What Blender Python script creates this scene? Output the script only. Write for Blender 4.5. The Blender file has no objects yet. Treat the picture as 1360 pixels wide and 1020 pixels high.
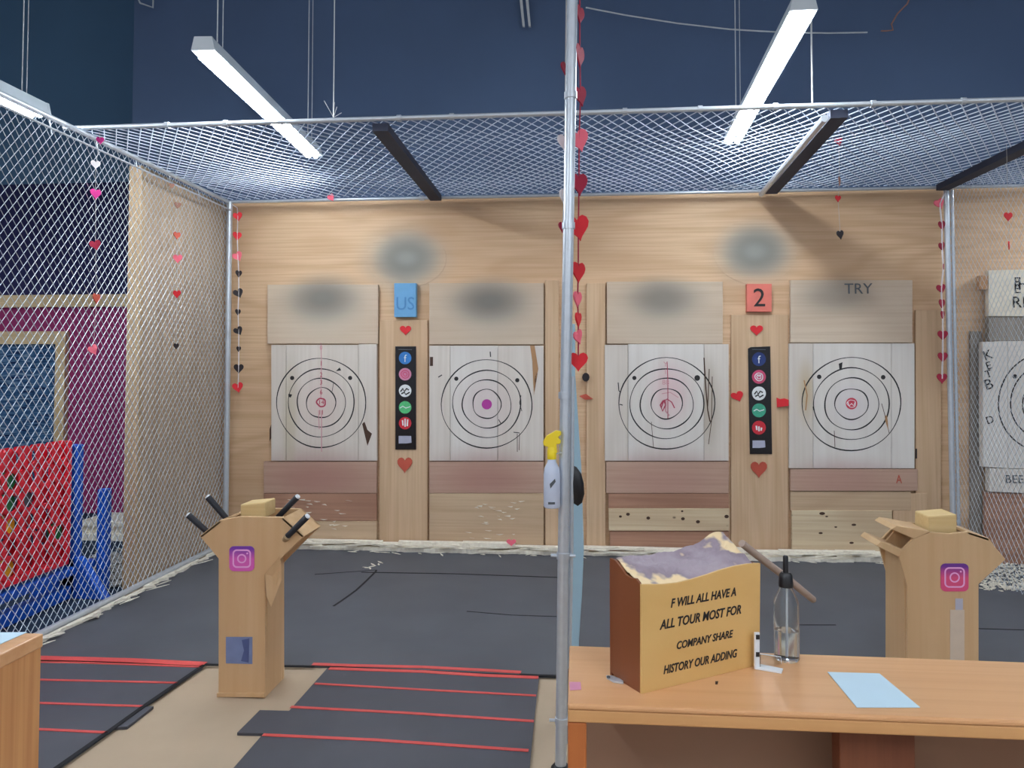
import bpy, math, random
from mathutils import Vector, Matrix, noise
random.seed(7)
SC = bpy.context.scene
COL = SC.collection
# ------------------------------------------------------------------ camera
F = 1000.0; YAW = math.radians(5.14); PITCH = math.radians(2.0); CZ = 1.45; PY = 490 - F*math.tan(PITCH)
cam = bpy.data.cameras.new('camera'); camo = bpy.data.objects.new('camera', cam); COL.objects.link(camo)
cam.sensor_fit = 'HORIZONTAL'; cam.sensor_width = 36; cam.lens = 36*F/1360
cam.shift_y = -(510-PY)/1360; cam.clip_start = 0.02
camo.location = (0, 0, CZ); camo.rotation_euler = (math.pi/2+PITCH, 0, YAW)
SC.camera = camo
# ------------------------------------------------------------------ exposure and world
SC.view_settings.view_transform = 'Standard'; SC.view_settings.look = 'None'
SC.view_settings.exposure = 0.5; SC.view_settings.gamma = 1; SC.view_settings.use_curve_mapping = False
w = bpy.data.worlds.new('world'); SC.world = w; w.use_nodes = True
w.node_tree.nodes['Background'].inputs[0].default_value = (0.72, 0.76, 0.85, 1)
w.node_tree.nodes['Background'].inputs[1].default_value = 0.5
LAMP = 44.0
# ------------------------------------------------------------------ pixel to place
FW = Vector((-math.sin(YAW)*math.cos(PITCH), math.cos(YAW)*math.cos(PITCH), math.sin(PITCH)))
RT = Vector((math.cos(YAW), math.sin(YAW), 0)); UP = RT.cross(FW)
O = Vector((0, 0, CZ))
def ray(px, py): return FW + RT*((px-680)/F) + UP*((PY-py)/F)
def P(px, py, Y): d = ray(px, py); return O + d*(Y/d.y)
def PZ(px, py, z): d = ray(px, py); return O + d*((z-CZ)/d.z)
def PX(px, py, X): d = ray(px, py); return O + d*(X/d.x)
def PL(px, py, q, n): d = ray(px, py); return O + d*((q-O).dot(n)/d.dot(n))
V = Vector
def lin(c): return c/12.92 if c <= .04045 else ((c+.055)/1.055)**2.4
def rgb(r, g, b, k=1.0): return (lin(r/255)*k, lin(g/255)*k, lin(b/255)*k, 1)
# ------------------------------------------------------------------ materials
def newmat(name):
    m = bpy.data.materials.new(name); m.use_nodes = True
    return m, m.node_tree.nodes, m.node_tree.links, m.node_tree.nodes['Principled BSDF']
def N(nt, t, **k):
    n = nt.new(t)
    for a, v in k.items(): setattr(n, a, v)
    return n
def mixc(nodes, links, fac, a, b):
    m = N(nodes, 'ShaderNodeMix', data_type='RGBA')
    for sock, val in ((m.inputs[0], fac), (m.inputs[6], a), (m.inputs[7], b)):
        if hasattr(val, 'links'): links.new(val, sock)
        else: sock.default_value = val
    return m.outputs[2]
def plain(name, c, rough=.6, metal=0., var=.08, scale=12., spec=.5, bump=0., **kw):
    m, n, l, b = newmat(name)
    tc = N(n, 'ShaderNodeTexCoord'); nz = N(n, 'ShaderNodeTexNoise'); nz.inputs['Scale'].default_value = scale; nz.inputs['Detail'].default_value = 4
    l.new(tc.outputs['Object'], nz.inputs[0])
    lo = tuple(x*(1-var*2) for x in c[:3])+(1,); hi = tuple(min(1, x*(1+var*2)) for x in c[:3])+(1,)
    l.new(mixc(n, l, nz.outputs[0], lo, hi), b.inputs['Base Color'])
    b.inputs['Roughness'].default_value = rough; b.inputs['Metallic'].default_value = metal
    b.inputs['Specular IOR Level'].default_value = spec
    if bump:
        bp = N(n, 'ShaderNodeBump'); bp.inputs['Strength'].default_value = bump; l.new(nz.outputs[0], bp.inputs['Height']); l.new(bp.outputs[0], b.inputs['Normal'])
    for k, v in kw.items(): b.inputs[k].default_value = v
    return m
def wood(name, c1, c2, direction='x', rough=.6, contours=9., fine=60., smudges=(), spec=.3, knots=False):
    """grain runs along 'direction'; smudges: (centre point, rx, rz, colour, strength, softness) are stains on the boards"""
    m, n, l, b = newmat(name)
    g = N(n, 'ShaderNodeNewGeometry')
    mp = N(n, 'ShaderNodeMapping'); l.new(g.outputs['Position'], mp.inputs[0])
    mp.inputs['Scale'].default_value = {'x': (.35, 1.6, 1.6), 'z': (2.6, 2.6, .3), 'y': (1.6, .35, 1.6)}[direction]
    nz = N(n, 'ShaderNodeTexNoise'); nz.inputs['Scale'].default_value = 1.1; nz.inputs['Detail'].default_value = 1.5; nz.inputs['Distortion'].default_value = .4
    l.new(mp.outputs[0], nz.inputs[0])
    mu = N(n, 'ShaderNodeMath', operation='MULTIPLY'); mu.inputs[1].default_value = contours*6.28; l.new(nz.outputs[0], mu.inputs[0])
    si = N(n, 'ShaderNodeMath', operation='SINE'); l.new(mu.outputs[0], si.inputs[0])
    mr = N(n, 'ShaderNodeMapRange'); mr.inputs[1].default_value = -1; mr.inputs[2].default_value = 1; l.new(si.outputs[0], mr.inputs[0])
    pw = N(n, 'ShaderNodeMath', operation='POWER'); pw.inputs[1].default_value = 2.2; l.new(mr.outputs[0], pw.inputs[0])
    mp2 = N(n, 'ShaderNodeMapping'); l.new(g.outputs['Position'], mp2.inputs[0])
    s = fine; mp2.inputs['Scale'].default_value = {'x': (1.2, s, s), 'z': (s, s, 1.2), 'y': (s, 1.2, s)}[direction]
    n2 = N(n, 'ShaderNodeTexNoise'); n2.inputs['Scale'].default_value = 1.; n2.inputs['Detail'].default_value = 3; l.new(mp2.outputs[0], n2.inputs[0])
    mid = tuple(.55*a+.45*bb for a, bb in zip(c1, c2))
    col = mixc(n, l, pw.outputs[0], c1, mid)
    f2 = N(n, 'ShaderNodeMapRange'); f2.inputs[1].default_value = .4; f2.inputs[2].default_value = .75; f2.inputs[4].default_value = .7; l.new(n2.outputs[0], f2.inputs[0])
    col = mixc(n, l, f2.outputs[0], col, c2)
    big = N(n, 'ShaderNodeTexNoise'); big.inputs['Scale'].default_value = .9; big.inputs['Detail'].default_value = 2; l.new(g.outputs['Position'], big.inputs[0])
    f3 = N(n, 'ShaderNodeMapRange'); f3.inputs[1].default_value = .35; f3.inputs[2].default_value = .7; f3.inputs[4].default_value = .35; l.new(big.outputs[0], f3.inputs[0])
    col = mixc(n, l, f3.outputs[0], col, c2)
    if knots:
        vo = N(n, 'ShaderNodeTexVoronoi'); vo.inputs['Scale'].default_value = 5.5
        mk = N(n, 'ShaderNodeMapping'); mk.inputs['Scale'].default_value = (.8, 1, 1.2); l.new(g.outputs['Position'], mk.inputs[0]); l.new(mk.outputs[0], vo.inputs[0])
        kr = N(n, 'ShaderNodeMapRange'); kr.inputs[1].default_value = .05; kr.inputs[2].default_value = .09; kr.inputs[3].default_value = .85; kr.inputs[4].default_value = 0; l.new(vo.outputs[0], kr.inputs[0])
        col = mixc(n, l, kr.outputs[0], col, rgb(70, 50, 40))
    for (c, rx, rz, cc, st, soft) in smudges:
        sb = N(n, 'ShaderNodeVectorMath', operation='SUBTRACT'); sb.inputs[1].default_value = (c[0], 0, c[2]); l.new(g.outputs['Position'], sb.inputs[0])
        ml = N(n, 'ShaderNodeVectorMath', operation='MULTIPLY'); ml.inputs[1].default_value = (1/rx, 0, 1/rz); l.new(sb.outputs[0], ml.inputs[0])
        ln = N(n, 'ShaderNodeVectorMath', operation='LENGTH'); l.new(ml.outputs[0], ln.inputs[0])
        r = N(n, 'ShaderNodeMapRange', interpolation_type='SMOOTHSTEP'); r.inputs[1].default_value = 1-soft; r.inputs[2].default_value = 1.0
        r.inputs[3].default_value = st; r.inputs[4].default_value = 0; l.new(ln.outputs[1], r.inputs[0])
        col = mixc(n, l, r.outputs[0], col, cc)
    l.new(col, b.inputs['Base Color']); b.inputs['Roughness'].default_value = rough; b.inputs['Specular IOR Level'].default_value = spec
    bp = N(n, 'ShaderNodeBump'); bp.inputs['Strength'].default_value = .12; bp.inputs['Distance'].default_value = .002; l.new(n2.outputs[0], bp.inputs['Height']); l.new(bp.outputs[0], b.inputs['Normal'])
    return m
def emis(name, c, s):
    m, n, l, b = newmat(name); b.inputs['Base Color'].default_value = (1, 1, 1, 1)
    b.inputs['Emission Color'].default_value = c; b.inputs['Emission Strength'].default_value = s; return m

Y0 = 6.0          # face of the plywood wall
YB = 5.955        # face of the boards fixed to it
XN = PX(308, 500, -1).x; 
XL = P(308, 500, Y0).x      # the left net hangs in this plane
XR = P(1257, 500, Y0).x
ZN = P(600, 266, Y0).z      # height of the overhead net
print('XL', XL, 'XR', XR, 'ZN', ZN)

def wsm(px, py, rx, ry, c, st, soft=.9, Y=YB):
    c0 = P(px, py, Y); k = (P(px+10, py, Y).x-c0.x)/10
    return (c0, rx*k, ry*k, c, st, soft)
GREY = rgb(110, 108, 104); WARM = rgb(196, 184, 166); PINK = rgb(150, 104, 98)
SMUDGE_UP = [wsm(430, 415, 85, 58, WARM, .8), wsm(428, 396, 74, 44, GREY, .85), wsm(652, 415, 85, 58, WARM, .8), wsm(650, 400, 76, 42, GREY, .85),
             wsm(878, 420, 85, 60, WARM, .6), wsm(880, 396, 74, 42, GREY, .75), wsm(1110, 392, 74, 42, GREY, .6)]
M = {}
PLY1, PLY2 = rgb(222, 190, 154), rgb(192, 154, 118)
M['ply'] = wood('plywood', PLY1, PLY2, 'x', smudges=[wsm(538, 345, 78, 60, rgb(150, 155, 150), .9, .95, Y0), wsm(1003, 335, 75, 60, rgb(135, 142, 140), .9, .95, Y0)]+SMUDGE_UP)
M['ply_up'] = wood('pale_board', rgb(212, 194, 172), rgb(196, 174, 150), 'x', contours=4, smudges=SMUDGE_UP)
M['ply_v'] = wood('plywood_upright', rgb(214, 184, 150), rgb(188, 154, 120), 'z', contours=5)
M['side'] = wood('side_plywood', rgb(186, 162, 136), rgb(168, 144, 118), 'z', contours=3)
M['lumber'] = wood('framing_lumber', rgb(190, 164, 130), rgb(172, 144, 108), 'z', contours=3)
M['lumber_x'] = wood('framing_lumber_level', rgb(226, 202, 160), rgb(200, 170, 124), 'x', contours=3)
M['pine'] = wood('pale_pine', rgb(222, 204, 170), rgb(190, 160, 128), 'x', contours=6, knots=True)
M['brownb'] = wood('reddish_board', rgb(178, 136, 112), rgb(146, 106, 86), 'x', contours=5)
M['tan'] = wood('tan_board', rgb(205, 178, 146), rgb(182, 152, 122), 'x', contours=5)
M['pinkb'] = wood('pink_stained_board', rgb(194, 162, 142), rgb(172, 138, 120), 'x', contours=2,
                  smudges=[wsm(x, 636, 95, 36, rgb(166, 120, 110), .7) for x in (420, 645)]+[wsm(x, 640, 95, 36, rgb(176, 134, 122), .55) for x in (885, 1120)])
def pinklow(Y): return [wsm(x, 648, 120, 66, rgb(172, 130, 122), .9, .75) for x in (420, 645, 885)]+[wsm(1125, 655, 120, 62, rgb(184, 146, 140), .9, .75)]
WH1, WH2 = rgb(222, 214, 204), rgb(206, 196, 184)
M['white'] = wood('whitewashed_board', WH1, WH2, 'z', contours=2, fine=40, smudges=pinklow(YB)+[wsm(385, 560, 14, 110, rgb(190, 178, 150), .6), wsm(940, 540, 26, 90, rgb(176, 164, 146), .7), wsm(1070, 520, 16, 60, rgb(190, 170, 130), .7), wsm(425, 535, 45, 60, rgb(216, 196, 190), .5), wsm(890, 520, 40, 60, rgb(220, 180, 184), .6), wsm(646, 536, 55, 55, rgb(212, 194, 194), .5)])
M['white2'] = wood('whitewashed_board_cool', rgb(226, 221, 214), rgb(214, 207, 198), 'z', contours=2, fine=30, smudges=pinklow(YB)+[wsm(425, 535, 45, 60, rgb(216, 196, 190), .5), wsm(890, 520, 40, 60, rgb(220, 180, 184), .6), wsm(646, 536, 55, 55, rgb(212, 194, 194), .5), wsm(1131, 536, 40, 45, rgb(214, 204, 208), .5)])
M['ink'] = plain('black_marker', rgb(28, 26, 28), .6)
M['redink'] = plain('red_marker', rgb(176, 60, 84), .6)
M['paleink'] = plain('faded_red_marker', rgb(206, 150, 156), .6)
M['magenta_dot'] = plain('magenta_paint', rgb(176, 56, 150), .5)
M['red_dot'] = plain('red_paint', rgb(200, 60, 80), .5)
M['galv'] = plain('galvanised_steel', rgb(206, 214, 222), .32, .5, .06, 30)
M['wire'] = plain('mesh_wire', rgb(196, 206, 214), .42, .35, .04, 30)
M['wire_top'] = plain('overhead_mesh_wire', rgb(206, 216, 232), .6, .1, .04, 30)
M['darkbeam'] = plain('dark_timber', rgb(52, 58, 78), .7)  # cross beams share one even dark blue-grey
M['navy'] = plain('navy_wall_paint', rgb(76, 96, 126), .8, 0, .05, 1.5)
M['navy2'] = plain('dark_navy_wall_paint', rgb(92, 128, 158), .85, 0, .06, 1.2)
M['navy3'] = plain('indigo_wall_paint', rgb(30, 32, 78), .85, 0, .06, 1.2)
M['magenta'] = plain('magenta_wall_paint', rgb(148, 40, 98), .7, 0, .08, 1.5)
M['mat'] = plain('black_rubber', rgb(82, 85, 91), .55, 0, .12, 2.2, .3, .03)
M['matf'] = plain('black_rubber_front', rgb(78, 79, 86), .55, 0, .1, 3, .3)
M['seam'] = plain('seam_gap', rgb(14, 16, 20), .9)
M['tape'] = plain('red_tape', rgb(206, 76, 72), .5)
M['conc'] = plain('worn_concrete', rgb(178, 158, 134), .7, 0, .07, 2.5, .3, .05)
M['carpet'] = plain('dark_carpet', rgb(44, 56, 74), .95, 0, .3, 30, .1, .3)
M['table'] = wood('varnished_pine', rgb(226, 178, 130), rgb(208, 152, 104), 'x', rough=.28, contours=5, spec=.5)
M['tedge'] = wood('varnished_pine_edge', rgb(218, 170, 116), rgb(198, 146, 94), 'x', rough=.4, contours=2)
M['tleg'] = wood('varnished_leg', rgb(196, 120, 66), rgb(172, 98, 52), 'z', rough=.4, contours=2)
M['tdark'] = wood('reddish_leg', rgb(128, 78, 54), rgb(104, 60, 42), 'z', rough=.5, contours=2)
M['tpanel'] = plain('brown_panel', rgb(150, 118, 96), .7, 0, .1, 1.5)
M['endp'] = wood('end_panel_pine', rgb(216, 162, 108), rgb(184, 122, 74), 'z', rough=.45, contours=7)
M['stand'] = wood('stand_plywood', rgb(216, 182, 140), rgb(200, 160, 116), 'z', rough=.5, contours=3, fine=30)
M['stand2'] = wood('stand_plywood_pale', rgb(212, 180, 140), rgb(196, 160, 118), 'z', rough=.5, contours=2, fine=30)
M['standtop'] = wood('stand_block', rgb(224, 198, 146), rgb(206, 174, 118), 'x', rough=.5, contours=3)
M['black'] = plain('black_plastic', rgb(22, 22, 26), .4)
M['grip'] = plain('black_rubber_grip', rgb(30, 32, 40), .6)
M['box'] = wood('box_face', rgb(222, 184, 120), rgb(208, 166, 100), 'x', rough=.4, contours=1.5, fine=12)
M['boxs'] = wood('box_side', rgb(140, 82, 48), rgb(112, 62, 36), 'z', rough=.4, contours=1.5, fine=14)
M['bluepaper'] = plain('pale_blue_paper', rgb(196, 222, 236), .7, 0, .02)
M['whitep'] = plain('white_plastic', rgb(232, 236, 240), .4, 0, .02)
M['bottlew'] = plain('milky_plastic', rgb(206, 216, 236), .35, 0, .04, 9)
M['yellow'] = plain('yellow_plastic', rgb(244, 214, 40), .4)
M['lblue'] = plain('light_blue_vinyl', rgb(158, 190, 206), .5, 0, .04, 3)
M['red'] = plain('red_felt', rgb(214, 32, 44), .7)
M['crim'] = plain('crimson_felt', rgb(160, 20, 56), .7)
M['pinkf'] = plain('pink_felt', rgb(244, 110, 130), .7)
M['hotp'] = plain('hot_pink_felt', rgb(214, 40, 140), .7)
M['whf'] = plain('white_felt', rgb(232, 226, 228), .7)
M['blkf'] = plain('black_felt', rgb(34, 26, 30), .7)
M['brnf'] = plain('faded_red_felt', rgb(186, 80, 60), .7)
M['tanf'] = plain('tan_felt', rgb(158, 112, 96), .7)
M['string'] = plain('thin_string', rgb(190, 186, 180), .7)
M['gred'] = plain('red_game_plastic', rgb(226, 34, 54), .35)
M['ggreen'] = plain('green_game_plastic', rgb(22, 120, 70), .35)
M['gyel'] = plain('yellow_game_plastic', rgb(236, 176, 40), .35)
M['gblue'] = plain('blue_game_plastic', rgb(20, 84, 190), .35)
M['chips'] = plain('wood_splinters', rgb(240, 228, 212), .8, 0, .12, 40)
M['grit'] = plain('grey_rubble', rgb(150, 146, 140), .9, 0, .3, 25, .2, .6)
M['cream'] = plain('cream_paint', rgb(222, 214, 196), .6)
M['lampbody'] = plain('white_enamel', rgb(200, 210, 216), .4, 0, .02)
M['tube'] = emis('lit_fluorescent_tube', (.88, .94, 1, 1), LAMP)
M['cable'] = plain('white_cable', rgb(196, 200, 200), .5)
M['darkgrey'] = plain('dark_grey', rgb(80, 86, 92), .6)
M['plaque'] = plain('grey_green_plaque', rgb(140, 148, 146), .7)
M['greytan'] = wood('weathered_handle', rgb(184, 164, 150), rgb(160, 140, 128), 'x', contours=2)
M['greybd'] = wood('weathered_grey_board', rgb(150, 142, 132), rgb(126, 118, 110), 'z', contours=3)
m, n, l, b = newmat('clear_plastic'); b.inputs['Transmission Weight'].default_value = 1; b.inputs['Roughness'].default_value = .08; b.inputs['IOR'].default_value = 1.38
tc = N(n, 'ShaderNodeTexNoise'); l.new(mixc(n, l, tc.outputs[0], (.9, .95, .97, 1), (1, 1, 1, 1)), b.inputs['Base Color']); M['clear'] = m
m, n, l, b = newmat('clear_liquid'); b.inputs['Transmission Weight'].default_value = 1; b.inputs['Roughness'].default_value = .02; b.inputs['IOR'].default_value = 1.33
tc = N(n, 'ShaderNodeTexNoise'); l.new(mixc(n, l, tc.outputs[0], (.86, .93, 1, 1), (.95, .98, 1, 1)), b.inputs['Base Color']); M['liquid'] = m

# ------------------------------------------------------------------ mesh builder
class MB:
    def __init__(s): s.v = []; s.f = []
    def prism(s, poly, off):
        k = len(s.v); n_ = len(poly); poly = [V(p) for p in poly]
        s.v += poly + [p+off for p in poly]
        s.f.append(tuple(range(k, k+n_))); s.f.append(tuple(range(k+2*n_-1, k+n_-1, -1)))
        for i in range(n_): j = (i+1) % n_; s.f.append((k+j, k+i, k+n_+i, k+n_+j))
        return s
    def box(s, lo, hi):
        x0, y0, z0 = lo; x1, y1, z1 = hi
        return s.prism([V((x0, y0, z0)), V((x1, y0, z0)), V((x1, y1, z0)), V((x0, y1, z0))], V((0, 0, z1-z0)))
    def tube(s, path, r, n_=8, caps=True):
        path = [V(p) for p in path]; rr = r if isinstance(r, (list, tuple)) else [r]*len(path)
        k = len(s.v); a = None
        for i, p in enumerate(path):
            t = (path[min(i+1, len(path)-1)]-path[max(i-1, 0)]).normalized()
            if a is None: a = t.orthogonal().normalized()
            else: a = (a - t*a.dot(t)).normalized()
            b_ = t.cross(a)
            for j in range(n_):
                th = 2*math.pi*j/n_; s.v.append(p + (a*math.cos(th)+b_*math.sin(th))*rr[i])
        for i in range(len(path)-1):
            for j in range(n_):
                q = (j+1) % n_; s.f.append((k+i*n_+j, k+i*n_+q, k+(i+1)*n_+q, k+(i+1)*n_+j))
        if caps: s.f.append(tuple(range(k+n_-1, k-1, -1))); s.f.append(tuple(range(k+(len(path)-1)*n_, k+len(path)*n_)))
        return s
    def lathe(s, prof, c, n_=28):
        k = len(s.v); c = V(c)
        for (r, z) in prof:
            for j in range(n_): th = 2*math.pi*j/n_; s.v.append(c+V((r*math.cos(th), r*math.sin(th), z)))
        for i in range(len(prof)-1):
            for j in range(n_):
                q = (j+1) % n_; s.f.append((k+i*n_+j, k+i*n_+q, k+(i+1)*n_+q, k+(i+1)*n_+j))
        if prof[0][0] > 0: s.f.append(tuple(range(k+n_-1, k-1, -1)))
        if prof[-1][0] > 0: s.f.append(tuple(range(k+(len(prof)-1)*n_, k+len(prof)*n_)))
        return s
    def band(s, path, wid, off, closed=False):
        """a flat stroke of width wid along a path in a wall plane (normal -Y), thickness off"""
        path = [V(p) for p in path]; n_ = len(path); L = []; R = []
        for i, p in enumerate(path):
            a = path[(i-1) % n_] if closed or i else p; b_ = path[(i+1) % n_] if closed or i < n_-1 else p
            t = (b_-a).normalized(); nn = V((-t.z, 0, t.x)); ww = wid if not isinstance(wid, list) else wid[i]
            L.append(p+nn*ww/2); R.append(p-nn*ww/2)
        k = len(s.v)
        for a, b_ in zip(L, R): s.v += [a, b_, a+off, b_+off]
        for i in range(n_ if closed else n_-1):
            j = (i+1) % n_; A = k+4*i; B = k+4*j
            s.f += [(A, B, B+1, A+1), (A, A+2, B+2, B), (A+1, B+1, B+3, A+3), (A+2, A+3, B+3, B+2)]
        if not closed:
            A = k; B = k+4*(n_-1); s.f += [(A, A+1, A+3, A+2), (B, B+2, B+3, B+1)]
        return s
ORG = {}
def tag(o, label=None, cat=None, group=None, kind=None):
    if label: o['label'] = label
    if cat: o['category'] = cat
    if group: o['group'] = group
    if kind: o['kind'] = kind
    return o
def thing(name, loc, label, cat, group=None):
    o = bpy.data.objects.new(name, None); COL.objects.link(o); o.location = V(loc); o.empty_display_size = .05
    ORG[o.name] = V(loc); return tag(o, label, cat, group)
def obj(name, mb, m, parent=None, smooth=False, bevel=0, label=None, cat=None, group=None, kind=None):
    vs = mb.v
    if parent: org = ORG[parent.name]
    else:
        org = V(((min(p.x for p in vs)+max(p.x for p in vs))/2, (min(p.y for p in vs)+max(p.y for p in vs))/2, min(p.z for p in vs)))
    me = bpy.data.meshes.new(name); me.from_pydata([tuple(p-org) for p in vs], [], mb.f); me.update()
    import bmesh
    bm = bmesh.new(); bm.from_mesh(me); bmesh.ops.recalc_face_normals(bm, faces=bm.faces); bm.to_mesh(me); bm.free()
    me.materials.append(m if not isinstance(m, str) else M[m])
    if smooth:
        for p in me.polygons: p.use_smooth = True
        try: me.set_sharp_from_angle(angle=math.radians(40))
        except Exception: pass
    o = bpy.data.objects.new(name, me); COL.objects.link(o)
    if parent: o.parent = parent
    else: o.location = org
    ORG[o.name] = org
    if bevel:
        bv = o.modifiers.new('bevel', 'BEVEL'); bv.width = bevel; bv.segments = 2; bv.limit_method = 'ANGLE'
    return tag(o, label, cat, group, kind)
def struct(name, mb, m, parent=None, **k): return obj(name, mb, m, parent, kind=None if parent else 'structure', **k)
def wpoly(pts, Y): return [P(x, y, Y) for x, y in pts]
def rect(x0, y0, x1, y1): return [(x0, y0), (x1, y0), (x1, y1), (x0, y1)]
def slab(pts, Y, t): return MB().prism(wpoly(pts, Y), V((0, t, 0)))
def text(name, s, size, org, right, up, m, parent, depth=.001, align='CENTER', sx=1.0, shear=0., bold=0.):
    cu = bpy.data.curves.new(name, 'FONT'); cu.body = s; cu.size = size; cu.align_x = align; cu.align_y = 'CENTER'; cu.extrude = depth; cu.shear = shear; cu.offset = bold*size; cu.resolution_u = 3
    t = bpy.data.objects.new(name+'_tmp', cu); COL.objects.link(t); bpy.context.view_layer.update()
    me = bpy.data.meshes.new_from_object(t); COL.objects.unlink(t); bpy.data.objects.remove(t)
    nn = right.cross(up)
    base = org - ORG[parent.name]
    for v in me.vertices: c = v.co.copy(); v.co = base + right*c.x*sx + up*c.y + nn*(c.z)
    me.materials.clear(); me.materials.append(M[m])
    o = bpy.data.objects.new(name, me); COL.objects.link(o); o.parent = parent; ORG[o.name] = ORG[parent.name]; return o
RX = V((1, 0, 0)); UZ = V((0, 0, 1)); BK = V((0, 1, 0))

# ------------------------------------------------------------------ the setting
def topz(px): return ZN
cornerX = P(177, 80, 6.25).x
struct('floor', MB().box((-9, -3.5, -.1), (8, 9, 0)), 'conc')
struct('wall_back', MB().box((cornerX, 6.25, 0), (8, 6.4, 6.4)), 'navy')
struct('wall_left', MB().box((-9, 8.0, 0), (cornerX, 8.15, 6.4)), 'navy2')
struct('wall_right', MB().box((8, -3.5, 0), (8.1, 9, 6.4)), 'navy2')
struct('wall_side', MB().box((-9.1, -3.5, 0), (-9, 9, 6.4)), 'navy2')
struct('trim_1', MB().box((cornerX, 6.4, 0), (cornerX+.12, 8.0, 6.4)), 'navy2')
struct('ceiling', MB().box((-9.1, 2.5, 6.4), (8.1, 9, 6.5)), 'navy2')
# magenta partition seen through the left net
YM = 7.2
xm1 = P(185, 500, YM).x+.3
struct('wall_partition', MB().box((-7.2, YM, 0), (xm1, YM+.08, P(80, 400, YM).z)), 'magenta')
struct('wall_partition_upper', MB().box((-7.2, YM+.01, P(80, 400, YM).z), (xm1, YM+.08, 3.35)), 'navy3')
struct('trim_2', MB().box((-7.2, YM-.05, P(80, 408, YM).z), (xm1, YM, P(80, 392, YM).z)), 'lumber_x')
wr = thing('window_1', P(40, 620, YM), None, None); wr['kind'] = 'structure'
fr = MB(); a = P(-60, 441, YM); b_ = P(92, 457, YM); c_ = P(74, 700, YM)
fr.box((a.x, YM-.06, b_.z), (b_.x, YM, a.z)); fr.box((c_.x, YM-.06, c_.z), (b_.x, YM, b_.z))
obj('window_frame', fr, 'lumber_x', wr)
m, n, l, b = newmat('painted_reflection_glass'); g = N(n, 'ShaderNodeNewGeometry'); mp = N(n, 'ShaderNodeMapping'); mp.inputs['Scale'].default_value = (1.2, 1, 13); nz = N(n, 'ShaderNodeTexNoise'); nz.inputs['Detail'].default_value = 3; nz.inputs['Distortion'].default_value = .6  # blue reflections on the pane are painted into its colour as streaks
l.new(g.outputs['Position'], mp.inputs[0]); l.new(mp.outputs[0], nz.inputs[0]); cr = N(n, 'ShaderNodeValToRGB'); l.new(nz.outputs[0], cr.inputs[0]); cr.color_ramp.elements[0].position = .35; cr.color_ramp.elements[0].color = rgb(22, 34, 74); cr.color_ramp.elements[1].position = .7; cr.color_ramp.elements[1].color = rgb(140, 160, 176)
e = cr.color_ramp.elements.new(.52); e.color = rgb(58, 100, 140); l.new(cr.outputs[0], b.inputs['Base Color']); b.inputs['Roughness'].default_value = .2
obj('pane', MB().box((a.x, YM-.02, c_.z), (c_.x, YM-.01, b_.z)), m, wr)
# carpet beyond the net
q = [PX(308, 700, XL-.03)]
struct('floor_carpet', MB().box((-7.2, 1.5, 0), (XL-.06, YM, .006)), 'carpet')
# plywood back wall of the lanes (one sheet run)
struct('wall_plywood', MB().box((XL-.02, Y0, 0), (6.5, Y0+.06, ZN+.02)), 'ply')
# side plywood panel + stud
yA = PX(172, 500, XL-.05).y; yB = PX(190, 500, XL-.04).y; yC = PX(167, 500, XL-.13).y
struct('wall_side_panel', MB().box((XL-.07, yB, 0), (XL-.045, Y0, ZN-.01)), 'side')
struct('trim_3', MB().box((XL-.13, yC, 0), (XL-.04, yB, ZN-.01)), 'lumber')
# low cream ledges beyond the net
lt = thing('low_cupboard', P(150, 742, 6.1)*1, 'low cream painted step cupboard behind the left net, beside the magenta wall', 'cupboard')
lt.location.z = 0; ORG[lt.name] = V(lt.location)
a = P(104, 692, 6.1); c_ = P(190, 700, 6.1)
obj('top_board', MB().box((a.x, 6.08, a.z-.04), (a.x+.62, 6.5, a.z)), 'cream', lt, bevel=.004)
obj('front_panel', MB().box((a.x, 6.12, .05), (a.x+.60, 6.48, a.z-.04)), 'cream', lt)
obj('base_board', MB().box((a.x, 6.05, 0), (a.x+.62, 6.12, .06)), 'cream', lt, bevel=.004)
rb = MB()
for i in range(420):
    px = random.uniform(118, 190); pt = PZ(px, random.uniform(745, 788)-(px-118)*.12, 0)
    if pt.x > XL-.14: continue
    r = random.uniform(.012, .035); rb.lathe([(r*.6, 0), (r, r*.5), (r*.5, r)], pt+V((0, 0, .006+random.uniform(0, .05))), 5)
obj('gravel_heap', rb, 'grit', label='heap of grey gravel on the carpet in front of the low cream cupboard', cat='gravel', kind='stuff')

# ------------------------------------------------------------------ mats and tape
matB = obj('rubber_mat', MB().prism([V((XL+.04, PZ(60, 874, .012).y, .012)), PZ(270, 881, .012), PZ(435, 884, .012), PZ(745, 898, .012), PZ(1500, 925, .012), V((6.3, Y0-.01, .012)), V((XL+.04, Y0-.01, .012))][::-1], V((0, 0, -.011))), 'mat', label='large black rubber mat running from the foul line to the plywood wall', cat='mat')
matB.location.z += 0
def strip(px_pts, z, wpx, mm, name, parent, lab=None):
    k = MB(); pts = [PZ(x, y, z) for x, y in px_pts]; ww = wpx
    for i in range(len(pts)-1):
        t = (pts[i+1]-pts[i]).normalized(); nn = V((-t.y, t.x, 0))*ww/2
        k.prism([pts[i]-nn, pts[i+1]-nn, pts[i+1]+nn, pts[i]+nn], V((0, 0, .0015)))
    return obj(name, k, mm, parent, label=lab)
strip([(418, 762+1), (500, 757)][::-1], .0125, .004, 'seam', 'seam', matB)
strip([(443, 805), (455, 797), (473, 784), (487, 771), (499, 759), (500, 757)], .0125, .014, 'seam', 'crack', matB, 'dark curved crack')
strip([(480, 760), (600, 762), (743, 767)], .0125, .014, 'seam', 'crease', matB)
strip([(620, 812), (680, 817), (743, 819)], .0125, .008, 'seam', 'crease', matB)
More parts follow.
